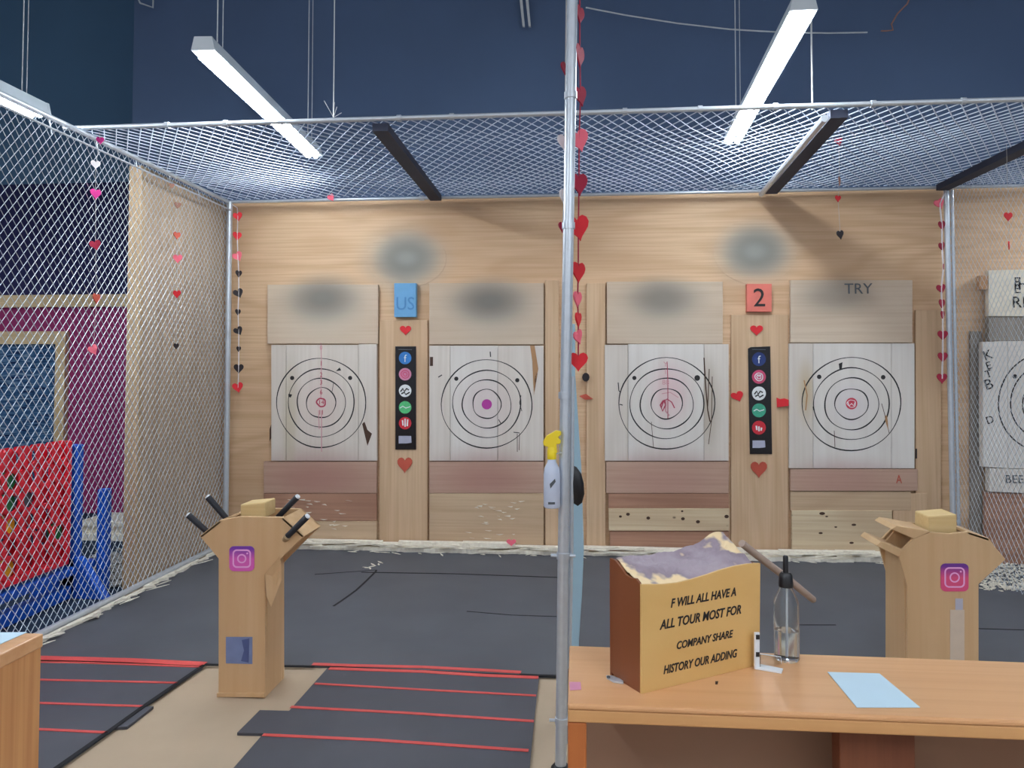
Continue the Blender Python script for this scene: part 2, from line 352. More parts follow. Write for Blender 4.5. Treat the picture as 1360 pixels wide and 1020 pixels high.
strip([(1060, 830), (1110, 830)], .0125, .009, 'seam', 'crease', matB)
strip([(1300, 835), (1370, 837)], .0125, .009, 'seam', 'crease', matB)
strip([(-20, 872), (60, 874), (170, 877), (272, 882)], .0125, .05, 'tape', 'tape_stripe', matB)
strip([(272, 883), (418, 885)], .0125, .014, 'seam', 'front_edge', matB)
strip([(690, 896), (745, 898)], .0125, .02, 'seam', 'front_edge', matB)
strip([(415, 882), (470, 884), (560, 886), (640, 890), (692, 893)], .0125, .03, 'tape', 'tape_stripe', matB)
mL = obj('rubber_mat', MB().prism([PZ(x, y, .012) for x, y in [(-80, 877), (269, 886), (191, 938), (204, 938), (169, 965), (152, 966), (75, 1021), (20, 1060), (-300, 1060)]][::-1], V((0, 0, -.011))), 'matf', label='black rubber approach mat with red tape lines beside the left table', cat='mat')
for pts in ([(-10, 901), (60, 903), (150, 905), (236, 907)], [(-10, 932), (60, 934), (120, 936), (190, 938)], [(-10, 967), (60, 969), (142, 973)]):
    strip(pts, .0125, .018, 'tape', 'tape_stripe', mL)
strip([(-20, 879), (100, 880), (268, 886)], .0125, .016, 'tape', 'tape_stripe', mL)
strip([(271, 883), (191, 938), (152, 966), (75, 1020), (30, 1052)], .0125, .022, 'seam', 'dark_edge', mL)
mR = obj('rubber_mat', MB().prism([PZ(x, y, .012) for x, y in [(435, 887), (716, 899), (711, 940), (706, 990), (700, 1060), (250, 1060), (309, 1021), (350, 974), (315, 973), (345, 943), (384, 944)]][::-1], V((0, 0, -.011))), 'matf', label='black rubber approach mat with red tape lines between wooden stand and centre pole', cat='mat')
for pts, ww in (([(437, 888), (560, 892), (640, 897), (715, 900)], .03), ([(418, 908), (560, 916), (712, 924)], .018), ([(386, 939), (540, 947), (709, 958)], .02), ([(349, 976), (500, 983), (702, 997)], .02)):
    strip(pts, .0125, ww, 'tape', 'tape_stripe', mR)

# ------------------------------------------------------------------ nets
def net(u0, v0, U, W_, a, b__, r, normal, sag, rectUV, cut=None):
    """chain link: two families of diagonal wires, point(u,v) = u0 + U*u + W_*v"""
    mb = MB(); (ua, ub, va, vb) = rectUV
    def pt(u, v): return u0 + U*u + W_*v + normal*sag(u, v)
    for sgn in (1, -1):
        ks = [ua/a + sgn*v/b__ for v in (va, vb)] + [ub/a + sgn*v/b__ for v in (va, vb)]
        for k in range(math.floor(min(ks)), math.ceil(max(ks))+1):
            vs = sorted(((k - u/a)*b__*sgn) for u in (ua, ub)); lo = max(va, vs[0]); hi = min(vb, vs[1])
            if hi-lo < .01: continue
            nseg = max(1, int((hi-lo)/.22)); base = len(mb.v)
            dirv = (U*(-sgn*a/b__)+W_).normalized(); perp = dirv.cross(normal)
            for i in range(nseg+1):
                v = lo+(hi-lo)*i/nseg; u = (k - sgn*v/b__)*a; p = pt(u, v) + normal*(.0015*sgn)
                mb.v += [p+perp*r, p+normal*r, p-perp*r, p-normal*r]
            for i in range(nseg):
                for j in range(4):
                    q_ = (j+1) % 4; A = base+4*i; mb.f.append((A+j, A+q_, A+4+q_, A+4+j))
    return mb
def nz2(u, v, amp, s): return amp*noise.noise(V((u*s, v*s, 3.1)))
ND = Y0-.10
# left net
yF = 1.9
ln = thing('chain_link_fence', (XL, 4, 0), 'tall chain link net wall with steel rails on the left of the lane', 'fence', None)
zt = ZN; zb = .03
obj('wire_mesh', net(V((XL, 0, 0)), 0, V((0, 1, 0)), V((0, 0, 1)), .056, .066, .0021, V((1, 0, 0)), lambda u, v: nz2(u, v, .012, .8), (yF, ND, zb, zt)), 'wire', ln, smooth=True)
obj('top_rail', MB().tube([(XL, yF, zt), (XL, ND, zt)], .016, 10), 'galv', ln, smooth=True)
obj('upper_wire', MB().tube([(XL+.03, yF, zt-.07), (XL+.03, ND, zt-.07)], .006, 6), 'galv', ln, smooth=True)
obj('bottom_rail', MB().tube([(XL, yF, zb+.01), (XL, ND, zb+.01)], .019, 10), 'galv', ln, smooth=True)
obj('corner_post', MB().tube([(XL+.01, ND, 0), (XL+.01, ND, zt)], .024, 10), 'galv', ln, smooth=True)
obj('front_post', MB().tube([(XL, yF, 0), (XL, yF, zt)], .024, 10), 'galv', ln, smooth=True)
tr = MB()
for i in range(9): y = 2.6+i*.4; tr.tube([(XL, y, zt), (XL+.004, y+.02, zt-.09)], .004, 5)
obj('tie_wire', tr, 'galv', ln)['kind'] = 'stuff'
# right net
rn = thing('chain_link_fence', (XR, 4, 0), 'chain link net wall beside the far right target with a hearts strung post', 'fence', None)
obj('wire_mesh', net(V((XR, 0, 0)), 0, V((0, 1, 0)), V((0, 0, 1)), .056, .066, .0014, V((1, 0, 0)), lambda u, v: nz2(u, v, .012, .8), (4.1, ND, zb, zt)), 'wire', rn, smooth=True)
obj('top_rail', MB().tube([(XR, 4.1, zt), (XR, ND, zt)], .021, 10), 'galv', rn, smooth=True)
obj('corner_post', MB().tube([(XR-.02, ND, 0), (XR-.02, ND, zt-.02)], .02, 10).tube([(XR+.02, ND, 0), (XR+.02, ND, zt-.02)], .012, 8), 'galv', rn, smooth=True)
# overhead net
yQ = PZ(700, 159, ZN).y; xE = 6.0; xW = XL-.02
print('overhead front Y', yQ, PZ(160, 170, ZN), PZ(1360, 137, ZN))
on = thing('overhead_net', (1, 5, ZN), 'grey chain link net ceiling with steel rails spanning over the throwing lanes', 'net')
yQL = PZ(160, 170, ZN).y; yQR = PZ(1360, 137, ZN).y
obj('wire_mesh', net(V((0, 0, ZN+.02)), 0, V((1, 0, 0)), V((0, 1, 0)), .075, .115, .0032, V((0, 0, 1)), lambda u, v: nz2(u, v, .07, .9)*min(1, (ND-v)*3+.1)*min(1, max(0, v-yQ)*3+.1), (xW, xE, yQ, ND)), 'wire_top', on, smooth=True)
obj('front_rail', MB().tube([(xW-.1, yQ, ZN+.03), (xE, yQ, ZN+.03)], .0135, 10), 'galv', on, smooth=True)
obj('back_rail', MB().tube([(xW, ND, ZN), (xE, ND, ZN)], .014, 10), 'galv', on, smooth=True)
cl = MB()
for px in (222, 300, 530, 600, 830, 930, 1030, 1160, 1280): q = P(px, 160, yQ); cl.tube([(q.x-.012, yQ, ZN+.03), (q.x+.012, yQ, ZN+.03)], .019, 10)
for px in (560, 1016): q = P(px, 262, ND); cl.tube([(q.x-.02, ND, ZN), (q.x+.02, ND, ZN)], .021, 10)
obj('clamp', cl, 'galv', on)['kind'] = 'stuff'
for (p1, p2, k) in (((498, 166), (575, 262), 0), ((1108, 152), (1014, 260), 1), ((1385, 190), (1262, 248), 2)):
    A = PZ(*p1, ZN-.03); B = PZ(*p2, ZN-.03); A.y = yQ+.03; B.y = ND-.025
    nn = V((.045, 0, 0))
    if k == 1: obj('cross_rail', MB().tube([A-V((.03, 0, 0)), B-V((.03, 0, 0))], .02, 8), 'galv', on, smooth=True); A += V((.045, 0, 0)); B += V((.045, 0, 0))
    obj('cross_beam', MB().prism([A-nn, B-nn, B+nn, A+nn], V((0, 0, .045))), 'darkbeam', on)

# ------------------------------------------------------------------ lamps
ZL = 3.08
def lamp(pn, pf, label, g='fluorescent lamps above the net', ends=None, wires=()):
    if ends is None: A = PZ(*pn, ZL); B = PZ(*pf, ZL); print('lamp', A, B)
    else: A, B = V(ends[0]), V(ends[1])
    d = (B-A).normalized(); s = d.cross(UZ).normalized()
    t = thing('hanging_lamp', (A+B)/2+V((0, 0, .09)), label, 'lamp', g)
    # folded reflector body
    prof = [(-.062, .0), (-.045, .07), (.045, .07), (.062, .0), (.057, .0), (.040, .025), (-.040, .025), (-.057, .0)]
    A2 = A-d*.03; B2 = B+d*.03
    obj('reflector', MB().prism([A2+s*x+UZ*z for x, z in prof], B2-A2), 'lampbody', t)
    for k in (-1, 1):
        obj('tube', MB().tube([A+s*.027*k-UZ*.012, B+s*.027*k-UZ*.012], .019, 12), 'tube', t, smooth=True)
    for E, sg in ((A2, -1), (B2, 1)):
        obj('end_cap', MB().prism([E+s*x+UZ*z for x, z in [(-.062, .0), (.062, .0), (.046, .072), (-.046, .072)]], d*.02*sg), 'lampbody', t)
    for k, E in enumerate((A+d*.12, B-d*.12)):
        obj('suspension_wire', MB().tube([E+UZ*.055, V((E.x+.004, E.y, 6.39))], .0035, 5), 'cable', t)
        obj('suspension_wire', MB().tube([E+UZ*.055+s*.03, V((E.x+.03, E.y, 6.39))], .0025, 5), 'cable', t)
    return t
lamp((275, 72), (415, 205), 'lit twin tube fluorescent lamp hanging over the left lane')
lamp((1064, 20), (974, 186), 'lit twin tube fluorescent lamp hanging over the right lane')
ZS = ZL; ZL = 3.0
B3 = PZ(48, 150, ZL); lamp(None, None, 'lit fluorescent lamp behind the left net at the upper left edge', ends=((B3.x, B3.y-2, ZL), (B3.x, B3.y, ZL)))
ZL = ZS
for (x, y, lab) in ((-1.9, -1.4, 'added unseen fluorescent lamp behind the viewer, over the left lane side'), (1.1, -1.4, 'added unseen fluorescent lamp behind the viewer, over the right lane side'), (4.0, -1.4, 'added unseen fluorescent lamp behind the viewer, farthest right'), (4.2, 3.6, 'added unseen fluorescent lamp over the third lane, outside the frame on the right'), (-5.4, 3.4, 'added unseen fluorescent lamp over the game corner, outside the frame on the left')):
    lamp(None, None, lab, 'added fluorescent lamps outside the frame', ends=((x, y, ZL), (x, y+2, ZL)))  # unseen lamps, added only to brighten the lanes and the game corner

# ------------------------------------------------------------------ stations on the wall
def ringpath(cx, cy, rx, ry, Y, n_=56, wob=.6, seed=0, a0=0, a1=360):
    rnd = random.Random(seed); ph = [rnd.uniform(0, 6.28) for _ in range(3)]; out = []
    for i in range(n_ + (0 if a1-a0 >= 360 else 1)):
        th = math.radians(a0 + (a1-a0)*i/n_); w_ = wob*(math.sin(3*th+ph[0])*.5+math.sin(5*th+ph[1])*.4+math.sin(2*th+ph[2])*.5)
        out.append(P(cx+(rx+w_)*math.cos(th), cy-(ry+w_)*math.sin(th), Y))
    return out
YI = YB-.0005
INK = V((0, .002, 0)); PXW = 1/1000*5.9
def disc(cx, cy, r, Y, t=.002, n_=18, ry=None):
    ry = ry or r
    return MB().prism([P(cx+r*math.cos(6.2832*i/n_), cy+ry*math.sin(6.2832*i/n_), Y) for i in range(n_)][::-1], V((0, t, 0)))
def blob(pts, Y=None): return MB().prism(wpoly(pts, Y or YI-.001), V((0, .003, 0)))
def target(label, planks, rings, bull, dots, extras):
    x0 = planks[0][0]; x1 = planks[-1][2]; c = P((x0+x1)/2, planks[0][3], YB)
    t = thing('throwing_target', (c.x, c.y, c.z), label, 'target', 'throwing targets on the plywood wall')
    for i, (a, y0, b__, y1, mm) in enumerate(planks): obj('plank', slab(rect(a+.25, y0, b__-.25, y1), YB, .035), mm, t, bevel=.0015)
    cx, cy = bull[:2]
    for i, (rx, ry) in enumerate(rings):
        obj('ring', MB().band(ringpath(cx, cy, rx, ry, YI, seed=int(cx)+i), [PXW*(1.35+.45*math.sin(k*.35+i*2)) for k in range(56)], INK, True), 'ink', t)
    bull[3](t)
    for d in dots: obj('scoring_dot', disc(d[0], d[1], d[2], YI), 'ink', t)
    for (nm, pts, mm) in extras:
        if mm.startswith('-'): obj(nm, MB().band(wpoly(pts, YI-.0008), PXW*float(mm[1:4])*.7, INK), mm[4:], t)
        else: obj(nm, blob(pts), mm, t)
    return t
M['split'] = plain('split_wood', rgb(74, 52, 40), .9); M['splitl'] = plain('splintered_wood', rgb(178, 136, 96), .8)
def b1(t):
    obj('bullseye_ring', MB().band(ringpath(426.5, 534.5, 5.6, 5.6, YI-.001, 24), PXW*2, INK, True), 'redink', t)
    text('score_mark', '14', .05, P(426.5, 534.5, YI-.002), RX, UZ, 'redink', t)
    obj('red_line', MB().band(wpoly([(426, 455), (427, 480), (426, 528)], YI-.001), PXW*1, INK), 'paleink', t)
    obj('red_line', MB().band(wpoly([(427, 545), (427, 600)], YI-.001), PXW*1.2, INK), 'paleink', t)
    obj('red_line', MB().band(wpoly([(423, 545), (424, 570)], YI-.001), PXW*1, INK), 'paleink', t)
    for s_, y_ in (('1', 483), ('2', 498), ('3', 508), ('6', 521), ('0', 462), ('11', 548)): text('score_mark', s_, .055, P(426.5, y_, YI-.002), RX, UZ, 'paleink' if y_ < 480 else 'redink', t, sx=.8)
target('white plank throwing target with faint red numerals, leftmost by the net post',
       [(360, 458, 380, 612, 'white'), (380, 458, 476, 612, 'white'), (476, 457, 500.5, 612, 'white')],
       [(59, 59.5), (44, 45), (32, 32.5), (19.5, 20)], (426.5, 535, 0, b1), [(388, 502, 2.8), (465, 502, 2.8)],
       [('axe_mark', [(481, 563), (484, 560), (488, 571), (494, 576), (488, 592), (485, 580)], 'split'), ('axe_mark', [(358, 570), (360, 564), (360, 582), (358, 586)], 'split'),
        ('axe_mark', [(383, 523), (388, 524), (386, 528), (383, 527)], 'ink'), ('axe_mark', [(446, 493), (451, 488), (453, 492)], 'ink'), ('scratch', [(443, 508), (441, 520)], '-0.9ink')])
def b2(t): obj('bullseye', disc(646.5, 537, 6.8, YI), 'magenta_dot', t)
target('white plank throwing target with solid magenta bullseye, left of the centre pole',
       [(570, 459, 598, 612, 'white'), (598, 459, 661, 612, 'white2'), (661, 459, 722, 612, 'white')],
       [(60, 59), (45, 45), (32.5, 32), (18.7, 19.5)], (646.5, 536.5, 0, b2), [(606, 503, 2.8), (687, 505, 2.8)],
       [('axe_mark', [(704, 459), (710, 459), (715, 490), (712, 505), (709, 525), (708, 505), (707, 480)], 'splitl'), ('axe_mark', [(710, 505), (712, 495), (714, 496), (710, 520)], 'split'),
        ('scratch', [(651, 467), (651.5, 474)], '-2.0ink'), ('scratch', [(582, 501), (587, 498)], '-2.0ink'), ('scratch', [(692, 525), (690, 535), (693, 546)], '-1.2ink'),
        ('scratch', [(682, 574), (690, 575)], '-1.5ink'), ('scratch', [(687, 576), (687, 600)], '-1.2split'), ('scratch', [(690, 576), (689.5, 598)], '-1.2split'), ('scratch', [(662, 557), (665, 562)], '-1.5ink'), ('peg', [(571, 474), (575, 474), (575, 486), (571, 486)], 'split')])
def b3(t):
    obj('red_line', MB().band(wpoly([(886, 480), (887, 505), (887, 556)], YI-.001), PXW*1, INK), 'redink', t)
    obj('red_line', MB().band(wpoly([(878, 542), (881, 534), (886, 530), (892, 534), (896, 542)], YI-.001), PXW*1.4, INK), 'redink', t)
    obj('red_line', MB().band(wpoly([(879, 523), (890, 521), (901, 528)], YI-.001), PXW*1, INK), 'paleink', t)
    obj('red_line', MB().band(wpoly([(881, 532), (877, 538), (880, 546), (884, 538), (882, 531)], YI-.001), PXW*2, INK), 'redink', t)
    obj('red_line', MB().band(wpoly([(884, 530), (884, 546), (889, 552)], YI-.001), PXW*2, INK), 'paleink', t)
    for s_, y_ in (('Y', 484), ('1', 494), ('88', 508)): text('score_mark', s_, .055, P(884, y_, YI-.002), RX, UZ, 'paleink', t)
target('white plank throwing target with smeared pink centre, right of the centre pole',
       [(803, 458, 834, 612, 'white'), (834, 457, 935, 612, 'white2'), (935, 457, 968, 612, 'white')],
       [(64, 60.5), (49, 46.6), (35, 34), (21, 20)], (885.5, 536, 0, b3), [(842.5, 502, 2.8), (926, 502, 3.8)],
       [('scratch', [(821, 508), (822, 519), (824, 521)], '-1.8ink'), ('scratch', [(823, 537), (827, 538)], '-1.8ink'), ('scratch', [(935, 475), (937, 510), (940, 545), (943, 560)], '-2.2split'), ('scratch', [(942, 490), (940, 540)], '-1.5split'), ('scratch', [(946, 500), (945, 560), (941, 590)], '-1.2split'), ('scratch', [(865, 560), (868, 595)], '-0.9split')])
def b4(t):
    obj('bullseye', disc(1131, 536, 7.8, YI), 'red_dot', t)
    obj('bullseye_mark', MB().band(wpoly([(1126, 534), (1128, 539), (1131, 536), (1134, 539), (1136, 534)], YI-.002), PXW*1.2, INK), 'whf', t)
    obj('bullseye_mark', MB().band(ringpath(1131, 536, 5.5, 5, YI-.002, 20), PXW*.8, INK, True), 'whf', t)
target('white plank throwing target with red ringed bullseye, right of the red number plate',
       [(1048, 456, 1080, 622, 'white'), (1080, 456, 1184, 622, 'white2'), (1184, 456, 1215, 622, 'white2')],
       [(65.5, 62), (50, 48), (36, 34.5), (22, 20.6)], (1131, 536.5, 0, b4), [(1088, 500.5, 3), (1173, 501, 3)],
       [('axe_mark', [(1114, 483), (1119, 481), (1118, 490), (1115, 491)], 'ink'), ('axe_mark', [(1175, 552), (1178, 552), (1179, 558), (1180, 572), (1176, 560)], 'splitl'), ('axe_mark', [(1175, 552), (1177, 552), (1177, 558)], 'split'),
        ('scratch', [(1171, 536), (1176, 554), (1181, 575)], '-1.0split'), ('scratch', [(1068, 505), (1072, 525), (1070, 545)], '-2.2splitl'), ('scratch', [(1108, 572), (1109, 594)], '-1.0split'), ('scratch', [(1080, 540), (1081, 545)], '-1.8ink')])
# boards around each target
def board(name, r, Y, t, mm, label, cat='board', group='boards around the targets', bevel=.003):
    pts = r if isinstance(r, list) else rect(*r)
    return obj(name, slab(pts, Y, t), mm, None, bevel=bevel, label=label, cat=cat, group=group)
board('upper_board', (355, 378, 502, 456.5), YB+.006, .034, 'ply_up', 'pale upper board with dark smudge above the leftmost target')
board('upper_board', (570, 376, 722, 457.5), YB+.006, .034, 'ply_up', 'pale upper board with dark smudge above the magenta bullseye target')
board('upper_board', (806, 374, 960, 456.5), YB+.006, .034, 'ply_up', 'pale upper board with dark smudge above the smeared pink target')
board('upper_board', (1050, 372, 1212, 455), YB+.006, .034, 'ply_up', 'pale upper board with dark lettering above the red bullseye target')
board('pink_board', (350, 613, 500, 655), YB+.006, .034, 'pinkb', 'pink stained board directly under the leftmost target')
board('pink_board', (570, 613, 722, 655), YB+.006, .034, 'pinkb', 'pink stained board directly under the magenta bullseye target')
board('pink_board', (805, 613, 968, 655), YB+.006, .034, 'pinkb', 'pink stained board directly under the smeared pink target')
pb = board('pink_board', (1050, 623, 1219, 652), YB-.002, .04, 'pinkb', 'pink stained board marked A under the red bullseye target')
text('letter', 'A', .09, P(1194, 637, YB-.003), RX, UZ, 'brnf', pb, sx=.7)
board('reddish_board', (350, 655.5, 500, 692), YB+.008, .032, 'brownb', 'reddish brown board beneath the leftmost target, behind black axe handles')
board('lower_board', (350, 692.5, 500, 726), YB+.004, .036, 'tan', 'tan board at the wall foot beneath the leftmost target')
board('lower_board', (570, 655.5, 722, 726), YB+.004, .036, 'tan', 'wide scuffed tan board at the wall foot beneath the magenta bullseye target')
board('reddish_board', (808, 655.5, 968, 675), YB+.008, .032, 'brownb', 'reddish brown board strip above the knotty pine board')
board('knotty_board', (808.5, 675.5, 969, 705), YB-.003, .04, 'pine', 'pale knotty pine board low on the wall under the smeared pink target')
kb = [o for o in COL.objects if o.name.startswith('knotty_board')][-1]
for (x, y, r_) in ((834, 683, 2.6), (824, 686, 2), (861, 688, 2.6), (907, 689, 2.6), (906, 679, 1.6), (927, 693, 2.8), (965, 686, 3)): obj('knot', disc(x, y, r_, YB-.004, .002, 9, r_*.8), 'split', kb)
board('reddish_board', (810, 705.5, 968, 732), YB+.008, .032, 'brownb', 'reddish brown board strip under the knotty pine board')
board('lower_board', (1050, 652.5, 1210, 678), YB+.008, .032, 'tan', 'narrow tan board under the pink board marked A')
board('knotty_board', (1052, 678, 1185, 735), YB+.002, .038, 'pine', 'wide pale pine board with dark holes at the wall foot beside the right stand')
kb = [o for o in COL.objects if o.name.startswith('knotty_board')][-1]
for (x, y, r_) in ((1092, 682, 4), (1098, 686, 2), (1134, 697, 3.2), (1090, 708, 2.8), (1131, 721, 3), (1110, 700, 2)): obj('knot', disc(x, y, r_, YB+.001, .002, 9, r_*.5), 'split', kb)
board('stud', (1186, 655, 1232, 738), YB+.01, .03, 'ply_v', 'short upright tan plank right of the wide pale pine board', 'plank')
board('post_plank', (724, 372, 742, 728), YB+.015, .025, 'ply_v', 'narrow upright plank at the wall just left of the centre pole', 'plank')
board('post_plank', (779, 376, 804, 735), YB+.015, .025, 'ply_v', 'upright plank at the wall just right of the centre pole', 'plank')
board('centre_plank', (504, 425, 568, 727), YB+.02, .02, 'ply_v', 'upright plank carrying the left black icon strip', 'plank')
board('centre_plank', (971, 418, 1047, 734), YB+.02, .02, 'ply_v', 'upright plank carrying the right black icon strip', 'plank')
board('post_plank', (1216, 412, 1250, 690), YB+.02, .02, 'ply_v', 'upright plank between the red bullseye target and the right fence post', 'plank')
o = board('scratch_lettering', (1118, 372, 1160, 386), YB+.004, .002, 'ply_up', 'faint dark painted letters on the right upper board', 'lettering', None)
bpy.data.objects.remove(o)
ub = [o for o in COL.objects if o.name.startswith('upper_board')][-1]
text('lettering', 'TRY', .115, P(1140, 384, YB+.0035), RX, UZ, 'darkgrey', ub)
sm = MB()
for k in range(26):
    for (xa, xb, ya, yb) in ((615, 690, 665, 715), (380, 460, 662, 705)):
        x = random.uniform(xa, xb); y = random.uniform(ya, yb); sm.prism(wpoly([(x, y), (x+random.uniform(3, 10), y+random.uniform(-1, 1)), (x+random.uniform(2, 9), y+1.3)], YB-.0005), V((0, .006, 0)))
obj('scuff_marks', sm, 'chips', label='pale splintered scuffs on the low boards under the left lane targets', cat='scuffs', kind='stuff')

# icon strips
def hpoly(cx, cy, w_, h_, Y, rot=0, n_=22):
    out = []
    for i in range(n_):
        t = 2*math.pi*i/n_; x = 16*math.sin(t)**3/32; y = (13*math.cos(t)-5*math.cos(2*t)-2*math.cos(3*t)-math.cos(4*t))/29+.08
        xr = x*math.cos(rot)-y*math.sin(rot); yr = x*math.sin(rot)+y*math.cos(rot)
        out.append(P(cx+xr*w_, cy-yr*h_, Y))
    return out
YS = YB+.012
M['icon_blue'] = plain('blue_print', rgb(50, 120, 190), .3); M['icon_navy'] = plain('navy_print', rgb(26, 50, 110), .3); M['icon_pink'] = plain('pink_print', rgb(214, 140, 170), .3)
M['icon_rose'] = plain('rose_print', rgb(206, 70, 110), .3); M['icon_white'] = plain('white_print', rgb(236, 240, 240), .3); M['icon_green'] = plain('green_print', rgb(84, 190, 120), .3, 0, .2, 60)
M['icon_teal'] = plain('teal_print', rgb(60, 160, 130), .3, 0, .2, 60); M['icon_red'] = plain('red_print', rgb(204, 40, 56), .3); M['signblack'] = plain('black_gloss_board', rgb(14, 14, 22), .25); M['label'] = plain('silver_print', rgb(176, 178, 196), .4)
def iconstrip(r, cx, ys, rr, cols, label, alt):
    c = P(cx, r[3], YS); t = thing('icon_sign', (c.x, c.y, c.z), label, 'sign', 'black icon strips')
    obj('panel', MB().prism(wpoly(r[4], YS), V((0, .01, 0))), 'signblack', t, bevel=.001)
    for i, (y, cc) in enumerate(zip(ys, cols)):
        ic = obj('icon', disc(cx, y, rr, YS-.002, .004, 24), cc, t)
        Yg = YS-.0035
        if i == 0: text('letter_f', 'f', .085, P(cx, y+1, Yg), RX, UZ, 'icon_white', ic, sx=.95)
        elif i == 1:
            for q_ in ((5.2, 1.2), (2.6, 1.0)): obj('ring_mark', MB().band(ringpath(cx, y, q_[0], q_[0], Yg, 20, .3), PXW*q_[1], INK, True), 'icon_white' if alt else 'icon_rose', ic)
            if alt: text('letter_mark', 'M', .05, P(cx, y, Yg-.001), RX, UZ, 'icon_white', ic)
        elif i == 2:
            obj('zigzag_mark', MB().band(wpoly([(cx-6, y+1), (cx-3, y-3), (cx-1, y+1), (cx+2, y-3), (cx+5, y-1)], Yg), PXW*1.8, INK), 'signblack', ic)
            obj('zigzag_mark', MB().band(wpoly([(cx-5, y+4), (cx-1, y+2), (cx+1, y+5), (cx+6, y+2)], Yg), PXW*1.8, INK), 'signblack', ic)
        elif i == 3:
            obj('wave_mark', MB().band(wpoly([(cx-7, y+1), (cx-3, y-1.5), (cx+1, y+1), (cx+7, y-1)], Yg), PXW*1.3, INK), 'icon_white', ic)
        elif i == 4:
            for dx, h_ in ((-3.5, 4), (0, 6), (3.5, 5)): obj('bar_mark', MB().band(wpoly([(cx+dx, y-h_ if not alt else y-h_*.3+dx*.4), (cx+dx*.8, y+h_*.8)], Yg), PXW*2, INK), 'icon_white', ic)
    yl = r[3]-13
    lb = obj('label', blob([(cx-8.5, yl-5), (cx+8, yl-5), (cx+8.5, yl+4), (cx+1, yl+5), (cx-8.5, yl+5)], YS-.002), 'label', t)
    obj('caption', MB().band(wpoly([(cx-9, r[1]+4), (cx+9, r[1]+4.4)], YS-.003), PXW*.9, INK), 'darkgrey', t)
    return t
iconstrip((525, 460, 552.5, 597, [(525, 460), (552.5, 460), (552.5, 597), (525, 597)]), 538, [475.5, 497, 519, 541, 562], 8.3, ['icon_blue', 'icon_pink', 'icon_white', 'icon_green', 'icon_red'], 'tall black icon strip with bright blue disc on top, between the left lane targets', False)
iconstrip((993, 460, 1026, 603, [(993.5, 463), (997, 461), (1023, 460), (1025.5, 603), (996, 603)]), 1008, [477, 500.5, 522.5, 545, 568], 9.2, ['icon_navy', 'icon_rose', 'icon_white', 'icon_teal', 'icon_red'], 'tall black icon strip with dark navy top disc, below the red number plate', True)
# number plates
M['plate_blue'] = plain('sky_blue_paint', rgb(104, 164, 208), .5); M['plate_blue2'] = plain('deeper_blue_paint', rgb(74, 136, 190), .5); M['plate_red'] = plain('salmon_red_paint', rgb(226, 120, 104), .5); M['plate_side'] = plain('dark_red_edge', rgb(120, 30, 30), .5)
c = P(538, 421, YB); t = thing('number_plate', c, 'small sky blue plate with faint letters US below the oval plaque', 'plate', 'number plates')
obj('panel', slab(rect(523.5, 376, 552.5, 421), YB-.01, .05), 'plate_blue', t, bevel=.002)
text('lettering', 'US', .15, P(538, 404, YB-.011), RX, UZ, 'plate_blue2', t, depth=.002, sx=.9)
c = P(1008, 415, YB); t = thing('number_plate', c, 'small salmon red plate with black number 2 on the wall', 'plate', 'number plates')
obj('panel', slab(rect(992, 377, 1025, 414), YB-.01, .05), 'plate_red', t, bevel=.002)
text('number', '2', .2, P(1008.5, 396.5, YB-.011), RX, UZ, 'ink', t, depth=.0015)
# oval plaques
def plaque(cx, cy, rx, ry, label):
    mm = wood('hazy_plaque', PLY1, PLY2, 'x', contours=9, smudges=[wsm(cx, cy, 78, 60, rgb(150, 155, 150), .9, .95, Y0), wsm(cx, cy, rx*1.2, ry*1.25, rgb(126, 126, 120), .9, .85, Y0), wsm(cx, cy, rx*.55, ry*.5, rgb(158, 156, 148), .7, .9, Y0)])
    obj('oval_plaque', disc(cx, cy, rx*1.2, Y0-.003, .003, 48, ry*1.2), mm, label=label, cat='plaque', group='oval wall plaques')
plaque(540, 343, 44, 32, 'grey oval plaque on the wall above the sky blue plate')
plaque(1003, 334, 46, 36, 'grey oval plaque on the wall above the salmon red plate')
# hearts on the wall
def wheart(cx, cy, w_, h_, mm, label, rot=0, Y=None, pts=None):
    Y = Y or YS
    mb = MB().prism((wpoly(pts, Y) if pts else hpoly(cx, cy, w_, h_, Y, rot))[::-1], V((0, .006, 0)))
    obj('wall_heart', mb, mm, bevel=0, label=label, cat='heart', group='hearts on the wall')
wheart(538.5, 439, 15, 13, 'red', 'small bright red heart above the left black icon strip')
wheart(537.5, 618, 20, 21, 'brnf', 'faded rust red heart below the left black icon strip')
wheart(1005, 439, 17, 14, 'red', 'small bright red heart under the salmon red plate')
wheart(1008, 624, 22, 22, 'brnf', 'faded rust red heart below the right black icon strip')
wheart(980, 527, 17, 14, 'red', 'red heart turned sideways left of the right black icon strip', rot=.35)
wheart(1040, 535, 0, 0, 'red', 'bent red heart right of the right black icon strip', pts=[(1031.5, 528), (1036, 530), (1042, 529), (1047.5, 531), (1047.5, 539), (1040, 540), (1032, 541)], Y=YB-.008)
# floor-side heart
q = PZ(679, 727, .07); obj('fallen_heart', MB().prism(hpoly(679, 721, 13, 9, Y0-.13), V((0, .01, 0))), 'pinkf', label='small pink heart fallen onto the wood splinters at the wall foot', cat='heart')

